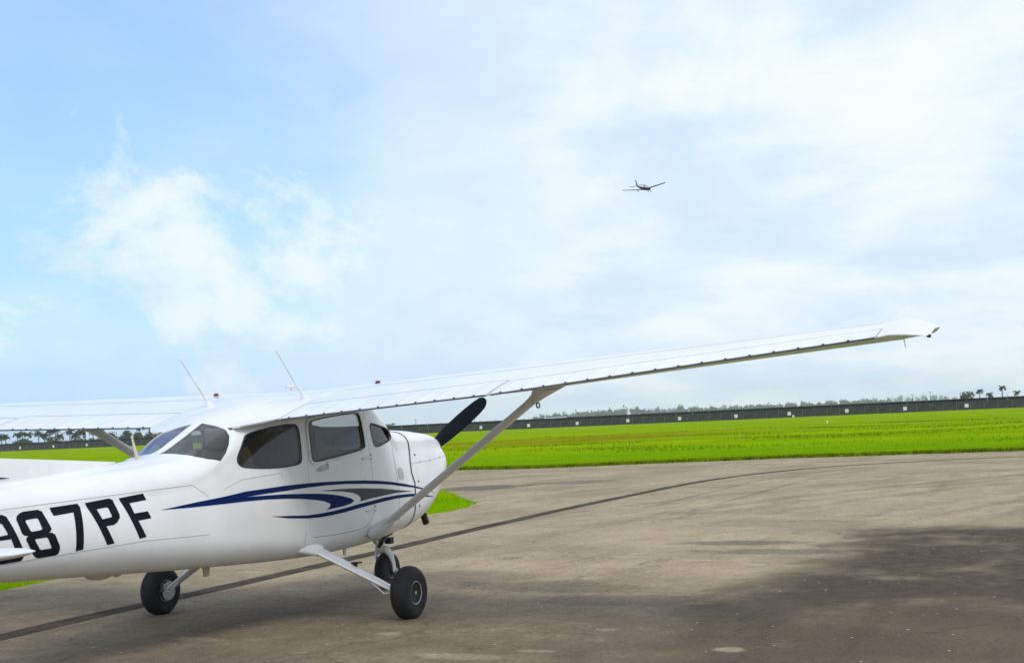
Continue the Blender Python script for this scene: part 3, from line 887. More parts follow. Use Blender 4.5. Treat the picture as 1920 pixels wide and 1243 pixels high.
def grow(pts, e):
    """offset a polygon outwards by e"""
    ar = sum(pts[i][0]*pts[(i+1) % len(pts)][1]-pts[(i+1) % len(pts)][0]*pts[i][1] for i in range(len(pts)))
    sg = 1 if ar > 0 else -1; o = []
    for i in range(len(pts)):
        a = pts[i-1]; c = pts[(i+1) % len(pts)]; tx, tz = c[0]-a[0], c[1]-a[1]; l = math.hypot(tx, tz)+1e-9
        o.append((pts[i][0]+sg*tz/l*e, pts[i][1]-sg*tx/l*e))
    return o


def finish(o, name, material, parent, angle=35):
    o.name = name
    if not o.data.materials: o.data.materials.append(material)
    o.data.shade_smooth(); o.data.set_sharp_from_angle(angle=R_(angle))
    if parent is not None: o.parent = parent
    return o


def split_sides(o, parent_r, parent_l, name):
    """one object for each side of the body"""
    res = []
    for sgn, par in ((-1, parent_r), (1, parent_l)):                  # right side has negative world y
        bm = bmesh.new(); bm.from_mesh(o.data)
        bmesh.ops.delete(bm, geom=[v for v in bm.verts if v.co.y*sgn < 0], context='VERTS')
        me = bpy.data.meshes.new(name); bm.to_mesh(me); bm.free()
        for mm in o.data.materials: me.materials.append(mm)
        me.shade_smooth(); me.set_sharp_from_angle(angle=R_(35))
        n = bpy.data.objects.new(name, me); col.objects.link(n); n.parent = par; res.append(n)
    drop(o)
    return res


def decal(loops, name, material, parent, x0=None, x1=None, lo=.0012, hi=.0026, r0=.03, r1=.9, dx=.045):
    xs = [q[0] for lp in loops for q in lp]
    mb, _, _ = shell_mb((min(xs) if x0 is None else x0)-.06, (max(xs) if x1 is None else x1)+.06, hi, lo, dx)
    s = mb.build(name, material, None); c = prism(loops, r0, r1)
    booleanop(s, c, 'INTERSECT'); drop(c)
    return finish(s, name, material, parent)


def strip(pts, wd, closed=False):
    """polyline in the side view -> thin polygon"""
    n = len(pts); A_, B_ = [], []
    for i in range(n):
        a = pts[i-1 if (i or closed) else i]; c = pts[(i+1) % n if (i < n-1 or closed) else i]
        tx, tz = c[0]-a[0], c[1]-a[1]; l = math.hypot(tx, tz)+1e-9
        A_.append((pts[i][0]-tz/l*wd/2, pts[i][1]+tx/l*wd/2)); B_.append((pts[i][0]+tz/l*wd/2, pts[i][1]-tx/l*wd/2))
    return A_+B_[::-1]


# --- outlines in the side view (x, z)
DOORW = rounded([(-.196, 1.605), (-.163, 1.628), (.088, 1.657), (.329, 1.676), (.54, 1.687), (.588, 1.671), (.609, 1.601), (.634, 1.406), (.61, 1.375), (.389, 1.344), (.124, 1.317), (-.127, 1.293), (-.181, 1.299), (-.199, 1.323), (-.2, 1.509)], 1)
REARW = rounded([(-.379, 1.608), (-.34, 1.594), (-.324, 1.546), (-.325, 1.335), (-.344, 1.294), (-.391, 1.281), (-.564, 1.269), (-.808, 1.271), (-1.028, 1.289), (-1.095, 1.306), (-1.114, 1.341), (-1.097, 1.38), (-.985, 1.521), (-.941, 1.544), (-.814, 1.57), (-.578, 1.6)], 1)
FRONTW = rounded([(.763, 1.598), (.885, 1.579), (1.044, 1.553), (1.13, 1.537), (1.195, 1.50), (1.205, 1.455), (1.15, 1.437), (.988, 1.403), (.856, 1.38), (.807, 1.392), (.785, 1.459)], 1)
DOOR = rounded([(-.262, 1.0), (-.245, 1.40), (-.225, 1.60), (-.215, 1.705), (-.18, 1.725), (.2, 1.735), (.60, 1.738), (.68, 1.72), (.695, 1.62), (.70, 1.48), (.725, 1.21), (.745, .97), (.745, .85), (.70, .77), (.61, .705), (.48, .678), (.155, .672), (-.2, .675), (-.255, .70), (-.27, .78)], 1)

# --- skin: hollow shell, then the door and the windows cut out of it
XF = 1.497
mb, ns, kk = shell_mb(-5.1, XF, 0., -.016)
skin = mb.build('fuselage_skin', WHITE, AC)
skin.data.materials.append(LINING)
mi = np.zeros(len(skin.data.polygons), np.int32)
# inner half of the shell gets the cabin lining
cen = np.zeros(len(skin.data.polygons)*3); skin.data.polygons.foreach_get('center', cen); cen = cen.reshape(-1, 3)
for i, pgn in enumerate(skin.data.polygons):
    x, yy, zz = cen[i]; Rr = -yy; zz = zz-BANK*Rr
    nrm = pgn.normal
    # outward test against the body axis
    if nrm.y*yy+nrm.z*(zz-1.1) < 0 and abs(nrm.x) < .9: mi[i] = 1
skin.data.polygons.foreach_set('material_index', mi)
door = bpy.data.objects.new('cabin_door', skin.data.copy()); col.objects.link(door)
cut = prism([grow(DOOR, .004)], -.9, .9); booleanop(skin, cut, 'DIFFERENCE'); drop(cut)
cut = prism([DOOR], -.9, .9); booleanop(door, cut, 'INTERSECT'); drop(cut)
cut = prism([DOORW], -.9, .9); booleanop(door, cut, 'DIFFERENCE'); drop(cut)
for lp in (REARW, FRONTW):
    cut = prism([lp], -.9, .9); booleanop(skin, cut, 'DIFFERENCE'); drop(cut)

# rear window, two halves beside a centre post: outline points lie on the body
RG = [(-.985, .045, 1.650), (-1.004, .113, 1.641), (-1.017, .223, 1.618), (-1.045, .318, 1.588), (-1.085, .385, 1.540), (-1.145, .425, 1.476), (-1.215, .446, 1.408), (-1.286, .452, 1.352), (-1.381, .405, 1.371), (-1.441, .334, 1.395), (-1.454, .224, 1.415), (-1.47, .152, 1.426), (-1.50, .045, 1.430), (-1.25, .045, 1.53)]
RDIR = Vector((-.55, .42, .72)).normalized()


def rg_cutter(sgn, e=0.):
    c0 = Vector([sum(q[i] for q in RG)/len(RG) for i in range(3)])
    pts = [Vector(q)+(Vector(q)-c0).normalized()*e for q in RG]
    V = [q-RDIR*.18 for q in pts]+[q+RDIR*.22 for q in pts]; n = len(pts)
    a = RDIR.orthogonal().normalized(); bb = RDIR.cross(a)
    tr = tessellate_polygon([[Vector((q.dot(a), q.dot(bb), 0)) for q in pts]])
    F = [tuple(t) for t in tr]+[tuple(i+n for i in t)[::-1] for t in tr]+[(i, (i+1) % n, (i+1) % n+n, i+n) for i in range(n)]
    return obj_from('cutter', [W3((v.x, v.y*sgn, v.z)) for v in V], F, WHITE, smooth=False)


for sg in (1, -1):
    cut = rg_cutter(sg); booleanop(skin, cut, 'DIFFERENCE'); drop(cut)
# windscreen, cut from ahead
WS = rounded([(-.385, 1.60), (-.40, 1.70), (-.36, 1.80), (0, 1.815), (.36, 1.80), (.40, 1.70), (.385, 1.60), (0, 1.578)], 1)


def ws_cutter():
    n = len(WS); V = [(.80, r, z) for r, z in WS]+[(1.6, r, z) for r, z in WS]
    tr = tessellate_polygon([[Vector((r, z, 0)) for r, z in WS]])
    F = [tuple(t) for t in tr]+[tuple(i+n for i in t)[::-1] for t in tr]+[(i, (i+1) % n, (i+1) % n+n, i+n) for i in range(n)]
    return obj_from('cutter', [W3(v) for v in V], F, WHITE, smooth=False)


cut = ws_cutter(); booleanop(skin, cut, 'DIFFERENCE'); drop(cut)
finish(skin, 'fuselage_skin', WHITE, AC)
finish(door, 'cabin_door', WHITE, None)
DR, DL = split_sides(door, AC, AC, 'cabin_door')


# --- panes, cut from a thin inner shell
def glass_shell(x0, x1):
    mb, _, _ = shell_mb(x0, x1, -.007, -.011); return mb.build('window_pane', GLASSD, None)


s = glass_shell(-.3, .75); cut = prism([grow(DOORW, .01)], -.9, .9); booleanop(s, cut, 'INTERSECT'); drop(cut)
split_sides(s, DR, DL, 'window_pane')
s = glass_shell(-1.25, -.2); cut = prism([grow(REARW, .01)], -.9, .9); booleanop(s, cut, 'INTERSECT'); drop(cut)
split_sides(s, AC, AC, 'rear_side_window')
s = glass_shell(.65, 1.3); cut = prism([grow(FRONTW, .01)], -.9, .9); booleanop(s, cut, 'INTERSECT'); drop(cut)
split_sides(s, AC, AC, 'front_side_window')
for sg in (1, -1):
    s = glass_shell(-1.65, -.85); s.data.materials[0] = GLASS; cut = rg_cutter(sg, .012); booleanop(s, cut, 'INTERSECT'); drop(cut); finish(s, 'rear_window', GLASS, AC)
s = glass_shell(.8, 1.4); s.data.materials[0] = GLASS; cut = ws_cutter(); booleanop(s, cut, 'INTERSECT'); drop(cut); finish(s, 'windscreen', GLASS, AC)
# raised frame round the door window, rubber line round the others
fr = decal([grow(DOORW, .030), grow(DOORW, -.001)], 'window_frame', WHITE2, None, lo=-.002, hi=.011); fr.parent = DR
rb_ = decal([grow(DOORW, .007), grow(DOORW, -.004)], 'window_seal', SEAM, None, lo=-.003, hi=.0125); rb_.parent = DR
decal([grow(REARW, .006), grow(REARW, -.004)], 'window_seal', SEAM, AC, lo=-.003, hi=.003)
decal([grow(FRONTW, .006), grow(FRONTW, -.004)], 'window_seal', SEAM, AC, lo=-.003, hi=.003)

# --- cowling with its dark rubber seam, firewall
xs = list(np.linspace(1.4985, 2.25, 20))+[2.28, 2.30, 2.32, 2.34, 2.355, 2.368, 2.378, 2.385]
mb = MB(); mb.grid([ring(x, 0.) for x in xs], close_v=True, cap=True)
cowl = mb.build('cowling', WHITE, AC, angle=50)
decal([strip([(1.605, 1.58), (1.602, 1.50), (1.598, 1.43), (1.585, 1.342), (1.528, 1.222), (1.505, 1.114), (1.537, 1.014), (1.523, .918), (1.502, .788), (1.498, .66), (1.498, .55)], .016)], 'cowl_seam', SEAM, AC, lo=.001, hi=.005, r0=-.9)
for Rr in (.165, -.165):                                              # cooling inlets beside the spinner
    mb = MB(); mb.lathe([(.085, 0), (.095, .012), (.07, .016), (.06, -.0)], (2.379, Rr*1.12, 1.262), (1, 0, 0), 24); mb.build('air_inlet', DARK, AC)
for x, z in ((1.66, 1.28), (1.62, 1.03), (1.60, .80), (1.93, 1.219), (2.15, 1.24), (1.74, 1.212)):
    decal([[(x+.011*math.cos(a), z+.011*math.sin(a)) for a in np.linspace(0, 6.2, 9)]], 'cowl_fastener', SEAMG if x > 1.7 else GREYP, cowl, lo=.001, hi=.004)
decal([strip([(1.54, 1.205), (1.67, 1.208), (1.93, 1.217), (2.28, 1.245), (2.33, 1.25)], .005)], 'cowl_split', SEAMG, cowl)
decal([rounded([(1.84, .985), (1.88, .992), (1.96, 1.035), (1.95, 1.045), (1.88, 1.02)])], 'cowl_bump', WHITE2, cowl, lo=.001, hi=.012)

# --- stripes, letters, plates
ST_A = [(-1.942, 1.037), (-1.696, 1.058), (-1.577, 1.067), (-1.317, 1.085), (-1.063, 1.108), (-.587, 1.121), (-.273, 1.122), (-.003, 1.118), (.294, 1.109), (.604, 1.095), (.823, 1.079), (1.056, 1.056), (1.313, 1.024), (1.532, .990), (1.728, .954), (1.964, .896),
        (1.704, .950-.003), (1.518, .976), (1.307, 1.0), (1.052, 1.031), (.819, 1.051), (.6, 1.065), (.291, 1.082), (-.003, 1.089), (-.284, 1.087), (-.549, 1.081), (-.824, 1.075), (-1.073, 1.066),
        (-.826, 1.061), (-.595, 1.054), (-.29, 1.038), (-.107, 1.026), (.085, 1.006), (.24, .981), (.356, .955), (.404, .931), (.352, .913), (.25, .899), (.11, .892), (-.023, .887), (.019, .905), (.038, .919), (.03, .936), (-.054, .961), (-.202, .983), (-.384, 1.003), (-.557, 1.017), (-.83, 1.03), (-1.078, 1.033), (-1.327, 1.032), (-1.65, 1.032)]
ST_C = [(-.777, .894), (-.57, .881), (-.307, .864), (-.123, .863), (.072, .869), (.27, .881), (.476, .898), (.691, .910), (.917, .924), (1.16, .930), (1.42, .925), (1.553, .917), (1.722, .896), (1.939, .867), (1.719, .877), (1.548, .894), (1.415, .899), (1.155, .901), (.913, .891), (.688, .877), (.473, .863), (.267, .846), (.069, .837), (-.125, .833), (-.309, .839), (-.572, .863)]
ST_D = [(-.113, 1.05), (.188, 1.045), (.491, 1.033), (.814, 1.011), (1.168, .976), (1.469, .946), (1.164, .951), (.919, .944), (.694, .933), (.497, .919), (.512, .946), (.474, .976), (.384, 1.001), (.225, 1.023)]
for nm, lp, mm in (('blue_stripe', ST_A, BLUE), ('blue_stripe', ST_C, BLUE), ('grey_stripe', ST_D, GREYP)):
    decal([lp], nm, mm, AC)
L8 = [(-3.056, 1.114), (-2.947, 1.118), (-2.916, 1.105), (-2.872, .99), (-2.884, .975), (-2.899, .968), (-2.87, .963), (-2.85, .949), (-2.821, .876), (-2.818, .857), (-2.829, .827), (-2.855, .816), (-2.963, .812), (-2.991, .821), (-3.017, .843), (-3.063, .935), (-3.061, .95), (-3.046, .963), (-3.078, .971), (-3.09, .984), (-3.112, 1.069), (-3.105, 1.088), (-3.083, 1.105)]
L8a = [(-3.045, 1.065), (-2.967, 1.07), (-2.953, 1.062), (-2.937, 1.0), (-2.942, .991), (-2.955, .988), (-3.018, .984), (-3.03, .992), (-3.055, 1.053)]
L8b = [(-2.997, .939), (-2.915, .942), (-2.903, .935), (-2.879, .874), (-2.883, .865), (-2.96, .862), (-2.971, .869), (-3.004, .929)]
L7 = [(-2.852, 1.123), (-2.635, 1.133), (-2.616, 1.11), (-2.635, .833), (-2.688, .827), (-2.673, 1.083), (-2.832, 1.074)]
LPp = [(-2.569, 1.134), (-2.37, 1.148), (-2.341, 1.135), (-2.313, 1.036), (-2.315, 1.016), (-2.345, .986), (-2.372, .974), (-2.439, .968), (-2.38, .847), (-2.435, .843)]
LPh = [(-2.489, 1.088), (-2.402, 1.095), (-2.389, 1.088), (-2.373, 1.033), (-2.383, 1.022), (-2.46, 1.015)]
LF = [(-2.283, 1.145), (-2.073, 1.161), (-2.054, 1.12), (-2.206, 1.108), (-2.185, 1.03), (-2.064, 1.036), (-2.042, .991), (-2.161, .982), (-2.102, .864), (-2.156, .857)]
sh = -.268
L9 = [(-3.056+sh, 1.104), (-2.947+sh, 1.108), (-2.916+sh, 1.095), (-2.821+sh, .866), (-2.818+sh, .847), (-2.829+sh, .817), (-2.855+sh, .806), (-2.963+sh, .802), (-2.991+sh, .811), (-3.017+sh, .833), (-2.96+sh, .86), (-2.883+sh, .858), (-2.873+sh, .866), (-2.905+sh, .957), (-3.046+sh, .953), (-3.078+sh, .961), (-3.09+sh, .974), (-3.112+sh, 1.059), (-3.105+sh, 1.078), (-3.083+sh, 1.095)]
L9h = [(-3.045+sh, 1.055), (-2.967+sh, 1.06), (-2.953+sh, 1.052), (-2.925+sh, .99), (-2.93+sh, .981), (-3.018+sh, .974), (-3.03+sh, .982), (-3.055+sh, 1.043)]
for lp in ([L9, L9h], [L8, L8a, L8b], [L7], [LPp, LPh], [LF]):
    decal([grow(lp[0], .003)]+[grow(h_, -.002) for h_ in lp[1:]], 'registration_letter', INK, AC, lo=.0010, hi=.0024)
decal([rounded([(1.215, 1.178), (1.335, 1.172), (1.335, 1.09), (1.315, 1.062), (1.24, 1.065), (1.218, 1.09)], 1)], 'oil_door', PLATE, AC)
decal([[(.93, .665), (1.0, .69), (1.13, .70), (1.17, .715), (1.08, .685), (1.0, .662)]], 'cabin_vent', GREYP, AC)
# fine skin joints
for pl_ in ([(-3.3, 1.138), (-2.067, 1.180), (-1.604, 1.193), (-1.469, 1.098)], [(-3.3, .80), (-2.119, .838), (-1.5, .823)], [(-1.30, 1.14), (-1.10, 1.20), (-.62, 1.225), (-.60, 1.18)], [(1.18, .66), (1.19, 1.02), (1.17, 1.30), (1.18, 1.42)],
            [(-.34, .74), (-.35, .60)], [(.48, .60), (.9, .64), (1.2, .65)]):
    decal([strip(pl_, .0035)], 'skin_joint', SEAMG, AC)
# door furniture: handle, placard, two hinges
def side_box(x, z, hx, hz_, t, name, material, parent, ang=0.):
    c, sn = math.cos(ang), math.sin(ang)
    lp = [(x+c*a-sn*e, z+sn*a+c*e) for a, e in ((-hx, -hz_), (hx, -hz_), (hx, hz_), (-hx, hz_))]
    return decal([rounded(lp, 1)], name, material, parent, lo=.0012, hi=t)


side_box(-.045, 1.232, .085, .022, .005, 'door_placard', PLATE, DR, .12)
side_box(-.045, 1.236, .055, .008, .008, 'door_handle', RIM, DR, .12)
side_box(.03, 1.248, .014, .028, .007, 'door_lock', RIM, DR, .12)
for x, z in ((.655, 1.290), (.665, .835)):
    side_box(x, z, .085, .012, .011, 'door_hinge', WHITE2, DR, .06); side_box(x+.075, z+.008, .010, .028, .006, 'hinge_plate', PLATE, DR, .06)

# --- cabin interior
mb = MB(); mb.grid([[(x, r, .74+.03*(abs(r) > .4)) for r in (-.50, -.25, 0, .25, .50)] for x in np.linspace(-1.2, 1.3, 9)])
mb.build('cabin_floor', LINING, AC, smooth=False)
mb = MB(); mb.box((1.30, 0, 1.03), (.015, .43, .34)); mb.build('firewall', DARK, AC, smooth=False)
mb = MB(); rows = []
for x, z0, z1 in ((1.06, .98, 1.34), (1.10, .96, 1.37), (1.24, 1.0, 1.40)): rows.append([(x, -.42, z0), (x, -.42, z1), (x, -.2, z1+.03), (x, .2, z1+.03), (x, .42, z1), (x, .42, z0)])
mb.grid(rows, close_v=True, cap=True); mb.build('instrument_panel', DARK, AC, smooth=False)
for Rr in (.23, -.23):
    for x0, hb in ((.28, .98), (-.72, .86)):
        mb = MB()
        def cushion(c, h, tilt):
            rows = []; rot = Matrix.Rotation(tilt, 3, 'Y')
            for k in range(7):
                a = -1+2*k/6; rows.append([tuple(Vector(c)+rot @ Vector((h[0]*math.cos(t)*abs(math.cos(t))**-.5 if abs(math.cos(t)) > 1e-6 else 0, h[1]*a, h[2]*math.sin(t)*abs(math.sin(t))**-.4 if abs(math.sin(t)) > 1e-6 else 0))*1.) for t in np.linspace(0, 2*np.pi, 14, endpoint=False)])
            mb.grid(rows, close_v=True, cap=True)
        cushion((x0+.12, Rr, hb), (.25, .2, .07), -.12)
        cushion((x0-.16, Rr, hb+.30), (.065, .2, .30), -.24)
        cushion((x0-.26, Rr, hb+.66), (.045, .13, .09), -.24)
        mb.box((x0+.12, Rr, hb-.12), (.2, .16, .06))
        mb.build('cabin_seat', SEATM, AC)
    mb = MB(); mb.tube([(1.13, Rr, 1.22), (1.0, Rr, 1.23)], .014, 8)
    mb.tube([(.99, Rr-.16, 1.32), (.98, Rr-.15, 1.22), (.98, Rr, 1.19), (.98, Rr+.15, 1.22), (.99, Rr+.16, 1.32)], .015, 8); mb.build('control_yoke', DARK, AC)
    mb = MB(); mb.tube([(-.95, Rr+.1, 1.62), (-.90, Rr+.08, 1.30), (-.80, Rr+.05, .95)], .022, 6, flat=(1, .25)); mb.build('seat_belt', BELT, AC)
mb = MB(); mb.box((-1.18, 0, 1.02), (.015, .47, .26)); mb.build('baggage_bulkhead', LINING, AC, smooth=False)
mb = MB(); mb.box((-1.02, 0, 1.28), (.22, .44, .012)); mb.build('rear_shelf', LINING, AC, smooth=False)

# --- wing
TR = [0, .64, 2.47, 5.2]; TX = [-.78, -.78, -.78, -.47]; TZ = [1.628, 1.648, 1.723, 1.928]
CH = [1.63, 1.63, 1.63, 1.13]; RISE = [.205, .20, .18, .08]


def naca(s):
    yt = .6*(.2969*np.sqrt(s)-.126*s-.3516*s**2+.2843*s**3-.1015*s**4)
    yc = np.where(s < .4, .02/.16*(.8*s-s*s), .02/.36*(.2+.8*s-s*s)); return yc+yt, yc-yt


def wing_pt(R, s, upper):
    xt = np.interp(R, TR, TX); zt = np.interp(R, TR, TZ); c = np.interp(R, TR, CH); ri = np.interp(R, TR, RISE)
    up, low = naca(np.array([s])); yv_ = float(up[0] if upper else low[0])
    return (xt+c*(1-s), R, zt+ri*(1-s)+c*yv_+(.0025 if upper else -.0025)*s)


def wing_sec(R, s0, s1, n=18):
    """closed outline from s1 (aft) over the top to s0 (front) and back underneath"""
    ss_ = s0+(s1-s0)*(.5-.5*np.cos(np.linspace(0, np.pi, n)))
    return [wing_pt(R, float(s), True) for s in ss_[::-1]]+[wing_pt(R, float(s), False) for s in ss_[1 if s0 == 0 else 0:]]


def hinge(R): return float(np.interp(R, [0, 2.47, 2.48, 5.2], [.768, .768, .80, .765]))


def mir(mb, sgn): mb.V = [(v[0], v[1]*sgn, v[2]) for v in mb.V]; return mb


for sgn in (1, -1):
    mb = MB()
    st = [0., .2, .4, .55, .632]
    rows = [wing_sec(R, 0., 1.) for R in st]
    rows += [wing_sec(R, 0., hinge(R)-.006) for R in (.6325, .9, 1.3, 1.7, 2.1, 2.468, 2.485, 2.8, 3.2, 3.6, 4., 4.4, 4.8, 5.198)]
    rows += [wing_sec(5.1985, 0., 1.), wing_sec(5.215, 0., 1.)]
    # drooped, rounded tip
    for R, xa, xb, th, dz in ((5.27, .005, .0, 1., .006), (5.34, .03, .03, .86, .000), (5.40, .07, .08, .70, -.008), (5.45, .13, .17, .50, -.016), (5.485, .18, .30, .26, -.020), (5.505, .205, .42, .05, -.022)):
        sec = wing_sec(5.215, 0., 1.); xt, xl = -.47, .66; zt = 1.928; row = []
        for (x, _, z) in sec:
            f = (x-xt)/(xl-xt); nx = (xt+xa)+f*((xl-xb)-(xt+xa)); zm = zt+.08*f+.02*(1-abs(2*f-1))
            row.append((nx, R, zm+(z-zm)*th+dz+.055*(R-5.215)))
        rows.append(row)
    mb.grid(rows, close_v=True, cap=True)
    mir(mb, sgn).build('wing', WHITE, AC, angle=30)
    # flap and aileron: beaded skins, a real gap at the hinge
    for nm, Ra, Rb in (('flap', .648, 2.460), ('aileron', 2.490, 5.190)):
        mb = MB(); rows = []
        n = int((Rb-Ra)/.022)
        for i in range(n+1):
            R = Ra+(Rb-Ra)*i/n
            ph = ((R-Ra)/.163) % 1.; bead = max(0., 1-abs(ph-.5)/.16)
            h_ = hinge(R)+.014/1.5; ss_ = h_+(1-h_)*np.array([0, .04, .12, .3, .5, .7, .85, .94, 1.])
            upp = []; low = []
            for s in ss_:
                q = wing_pt(R, float(s), True); e = (float(s)-h_)/(1-h_); prof = min(1., e*6)
                upp.append((q[0], q[1], q[2]+.0055*bead*prof)); q2 = wing_pt(R, float(s), False); low.append((q2[0], q2[1], q2[2]-.0035*bead*prof))
            q = wing_pt(R, h_-.010, True); q2 = wing_pt(R, h_-.010, False); nose = (q[0]-.004, R, (q[2]+q2[2])/2)
            rows.append(upp[::-1]+[nose]+low)
        mb.grid(rows, close_v=True, cap=True)
        surf = mir(mb, sgn).build(nm, WHITE, AC, angle=50)
        # trailing-edge strip coloured dark as the underside's shade, and the open ends of the beads
        te = MB(); rows = []
        for i in range(41):
            R = Ra+.004+(Rb-Ra-.008)*i/40; q = wing_pt(R, 1., False); rows.append([(q[0]+.014, R, q[2]-.0005), (q[0]-.001, R, q[2]+.0045), (q[0]-.003, R, q[2]-.0045), (q[0]+.012, R, q[2]-.006)])
        te.grid(rows, close_v=True, cap=True); mir(te, sgn).build('trailing_edge_shade', GREYP, surf, smooth=False)
        te = MB()
        for i in range(int((Rb-Ra)/.163)):
            R = Ra+.163*(i+.5); q = wing_pt(R, 1., True); te.box((q[0]-.001, R, q[2]+.001), (.003, .007, .004))
        tag(mir(te, sgn).build('bead_end', GREYP, surf, smooth=False), kind='stuff')
    # skin lap along the span, fuel cap, tip light, wick, tie-down ring
    mb = MB()
    rows = [[(*wing_pt(R, s, True)[:2], wing_pt(R, s, True)[2]+dz) for s, dz in ((.47, .0004), (.472, .0022), (.4755, .0022), (.477, .0004))] for R in np.linspace(.7, 5.15, 40)]
    mb.grid(rows); mir(mb, sgn).build('skin_lap', SEAMG, AC, smooth=False)
    mb = MB(); q = wing_pt(.86, .31, True); mb.lathe([(.028, 0), (.028, .008), (.017, .010), (.017, .018), (.010, .021)], (q[0], q[1], q[2]-.004), (0, 0, 1), 18)
    mb.box((q[0], q[1], q[2]+.016), (.008, .019, .005)); mir(mb, sgn).build('fuel_cap', REDL, AC)
    mb = MB(); mb.tube([(-.215, 5.485, 1.922), (-.25, 5.50, 1.920), (-.285, 5.512, 1.918)], [.010, .013, .007], 10); mir(mb, sgn).build('tip_light', DARK, AC)
    mb = MB(); q = wing_pt(5.20, .62, False); mb.grid([[(q[0]-.03, q[1]+.1, q[2]+.01), (q[0]+.03, q[1]+.1, q[2]+.01)], [(q[0]-.025, q[1]+.11, q[2]-.06), (q[0]+.02, q[1]+.11, q[2]-.06)]]); mir(mb, sgn).build('tip_fin', WHITE2, AC, smooth=False)
    # strut with fairings top and bottom
    B0 = Vector((.70, .545, .612)); T0 = Vector((.32, 2.44, 1.765)); dv = (T0-B0)
    mb = MB(); pts = [B0+dv*t for t in np.linspace(0, 1, 12)]
    rows = []
    for t, pnt in zip(np.linspace(0, 1, 12), pts):
        ax = dv.normalized(); fx = (Vector((1, 0, 0))-ax*ax.x).normalized(); nn_ = ax.cross(fx)
        ch = .072+.05*max(0, (t-.9)/.1); th = .027
        rows.append([tuple(pnt+fx*(ch*math.cos(a))*(1. if math.cos(a) > 0 else 1.15)+nn_*(th*math.sin(a))) for a in np.linspace(0, 2*np.pi, 20, endpoint=False)])
    mb.grid(rows, close_v=True, cap=True); st_o = mir(mb, sgn).build('wing_strut', WHITE, AC)
    mb = MB(); rows = []
    for t, sc in ((-.022, .05), (-.01, .5), (.006, .85), (.026, 1.), (.05, .98), (.075, .84), (.10, .64), (.12, .45)):
        pnt = B0+dv*t; rows.append([tuple(pnt+fx*(.100*sc*math.cos(a)-.01)+nn_*(.066*sc*math.sin(a))) for a in np.linspace(0, 2*np.pi, 20, endpoint=False)])
    mb.grid(rows, close_v=True, cap=True); mir(mb, sgn).build('strut_fairing', WHITE, AC)
    mb = MB(); rows = []
    for t, c_, e_ in ((.93, .085, .030), (.965, .125, .034), (1.0, .20, .040), (1.03, .27, .046)):
        pnt = B0+dv*t; rows.append([tuple(pnt+fx*(c_*math.cos(a))+nn_*(e_*math.sin(a))) for a in np.linspace(0, 2*np.pi, 20, endpoint=False)])
    mb.grid(rows, close_v=True, cap=True); mir(mb, sgn).build('strut_cuff', WHITE2, AC)
    mb = MB(); pc = B0+dv*.955+Vector((-.06, .03, -.07)); mb.tube([pc+Vector((.0, .014*math.cos(a), .020*math.sin(a))) for a in np.linspace(0, 2*np.pi, 13)], .006, 6); mir(mb, sgn).build('tie_down_ring', DARK, AC)
# wing root fairing blending the cabin roof into the trailing edge
def roof_z(x, R):
    P_ = section(x); k = int(np.argmax(P_[:, 0] > -1)); up = P_[26:]; o_ = np.argsort(up[:, 0]); return float(np.interp(R, up[o_, 0], up[o_, 1]))


for sgn in (1, -1):
    mb = MB(); rows = []; low = []
    for x in np.linspace(-.20, -1.02, 20):
        k = max(0., (-.78-x)/.24); ro = .634-.19*k**1.25
        zin = roof_z(x, .30)-.004; s_ = (.85-x)/1.63
        zo = wing_pt(.634, min(1., s_), True)[2]+.002 if x > -.78 else wing_pt(.634, 1., True)[2]+.002-.045*k
        row = []
        for v in np.linspace(0, 1, 10):
            e = v*v*(3-2*v); R = .30+v*(ro-.30); z = zin+(zo-zin)*(.55*e+.45*v)
            zr = roof_z(x, R) if R < .45 else -9
            row.append((x, R, max(z, zr-.002) if v < .5 else z))
        rows.append(row); low.append([(p_[0], p_[1]-.012*(i_ == 9), p_[2]-.014) for i_, p_ in enumerate(row)])
    mb.grid(rows); mb.grid(low)
    mb.grid([[r[-1] for r in rows], [r[-1] for r in low]]); mb.grid([rows[-1], low[-1]]); mb.grid([rows[0], low[0]]); mb.grid([[r[0] for r in rows], [r[0] for r in low]])
    bm_o = mir(mb, sgn).build('wing_root_fairing', WHITE, AC, angle=45)

# --- tail
mb = MB(); rows = []
for x, z0, z1, th in ((-1.92, 1.385, 1.392, .004), (-2.5, 1.32, 1.432, .016), (-3.0, 1.28, 1.465, .02), (-3.6, 1.24, 1.51, .026), (-4.05, 1.2, 1.60, .03)):
    rows.append([(x, -th, z0), (x, -th*.8, z0+(z1-z0)*.7), (x, 0, z1), (x, th*.8, z0+(z1-z0)*.7), (x, th, z0)])
mb.grid(rows, close_v=True, cap=True); dfin = mb.build('dorsal_fin', WHITE, AC)
mb = MB(); mb.grid([[(-2.93, .024, 1.333), (-3.05, .026, 1.343), (-3.4, .031, 1.38)], [(-2.93, .0245, 1.331), (-3.05, .027, 1.327), (-3.4, .033, 1.335)]]); mb.build('fin_stripe', BLUE, dfin, smooth=False, recalc=False)
mb = MB(); rows = []
for z, xl, xt, th in ((1.18, -4.0, -5.1, .055), (1.6, -4.1, -5.18, .05), (2.1, -4.5, -5.3, .04), (2.5, -4.82, -5.4, .03), (2.6, -4.95, -5.4, .01)):
    rows.append([((xl+xt)/2+(xl-xt)/2*math.cos(a), th*math.sin(a)*(1+.3*math.cos(a)), z) for a in np.linspace(0, 2*np.pi, 20, endpoint=False)])
mb.grid(rows, close_v=True, cap=True); mb.build('tail_fin', WHITE, AC)
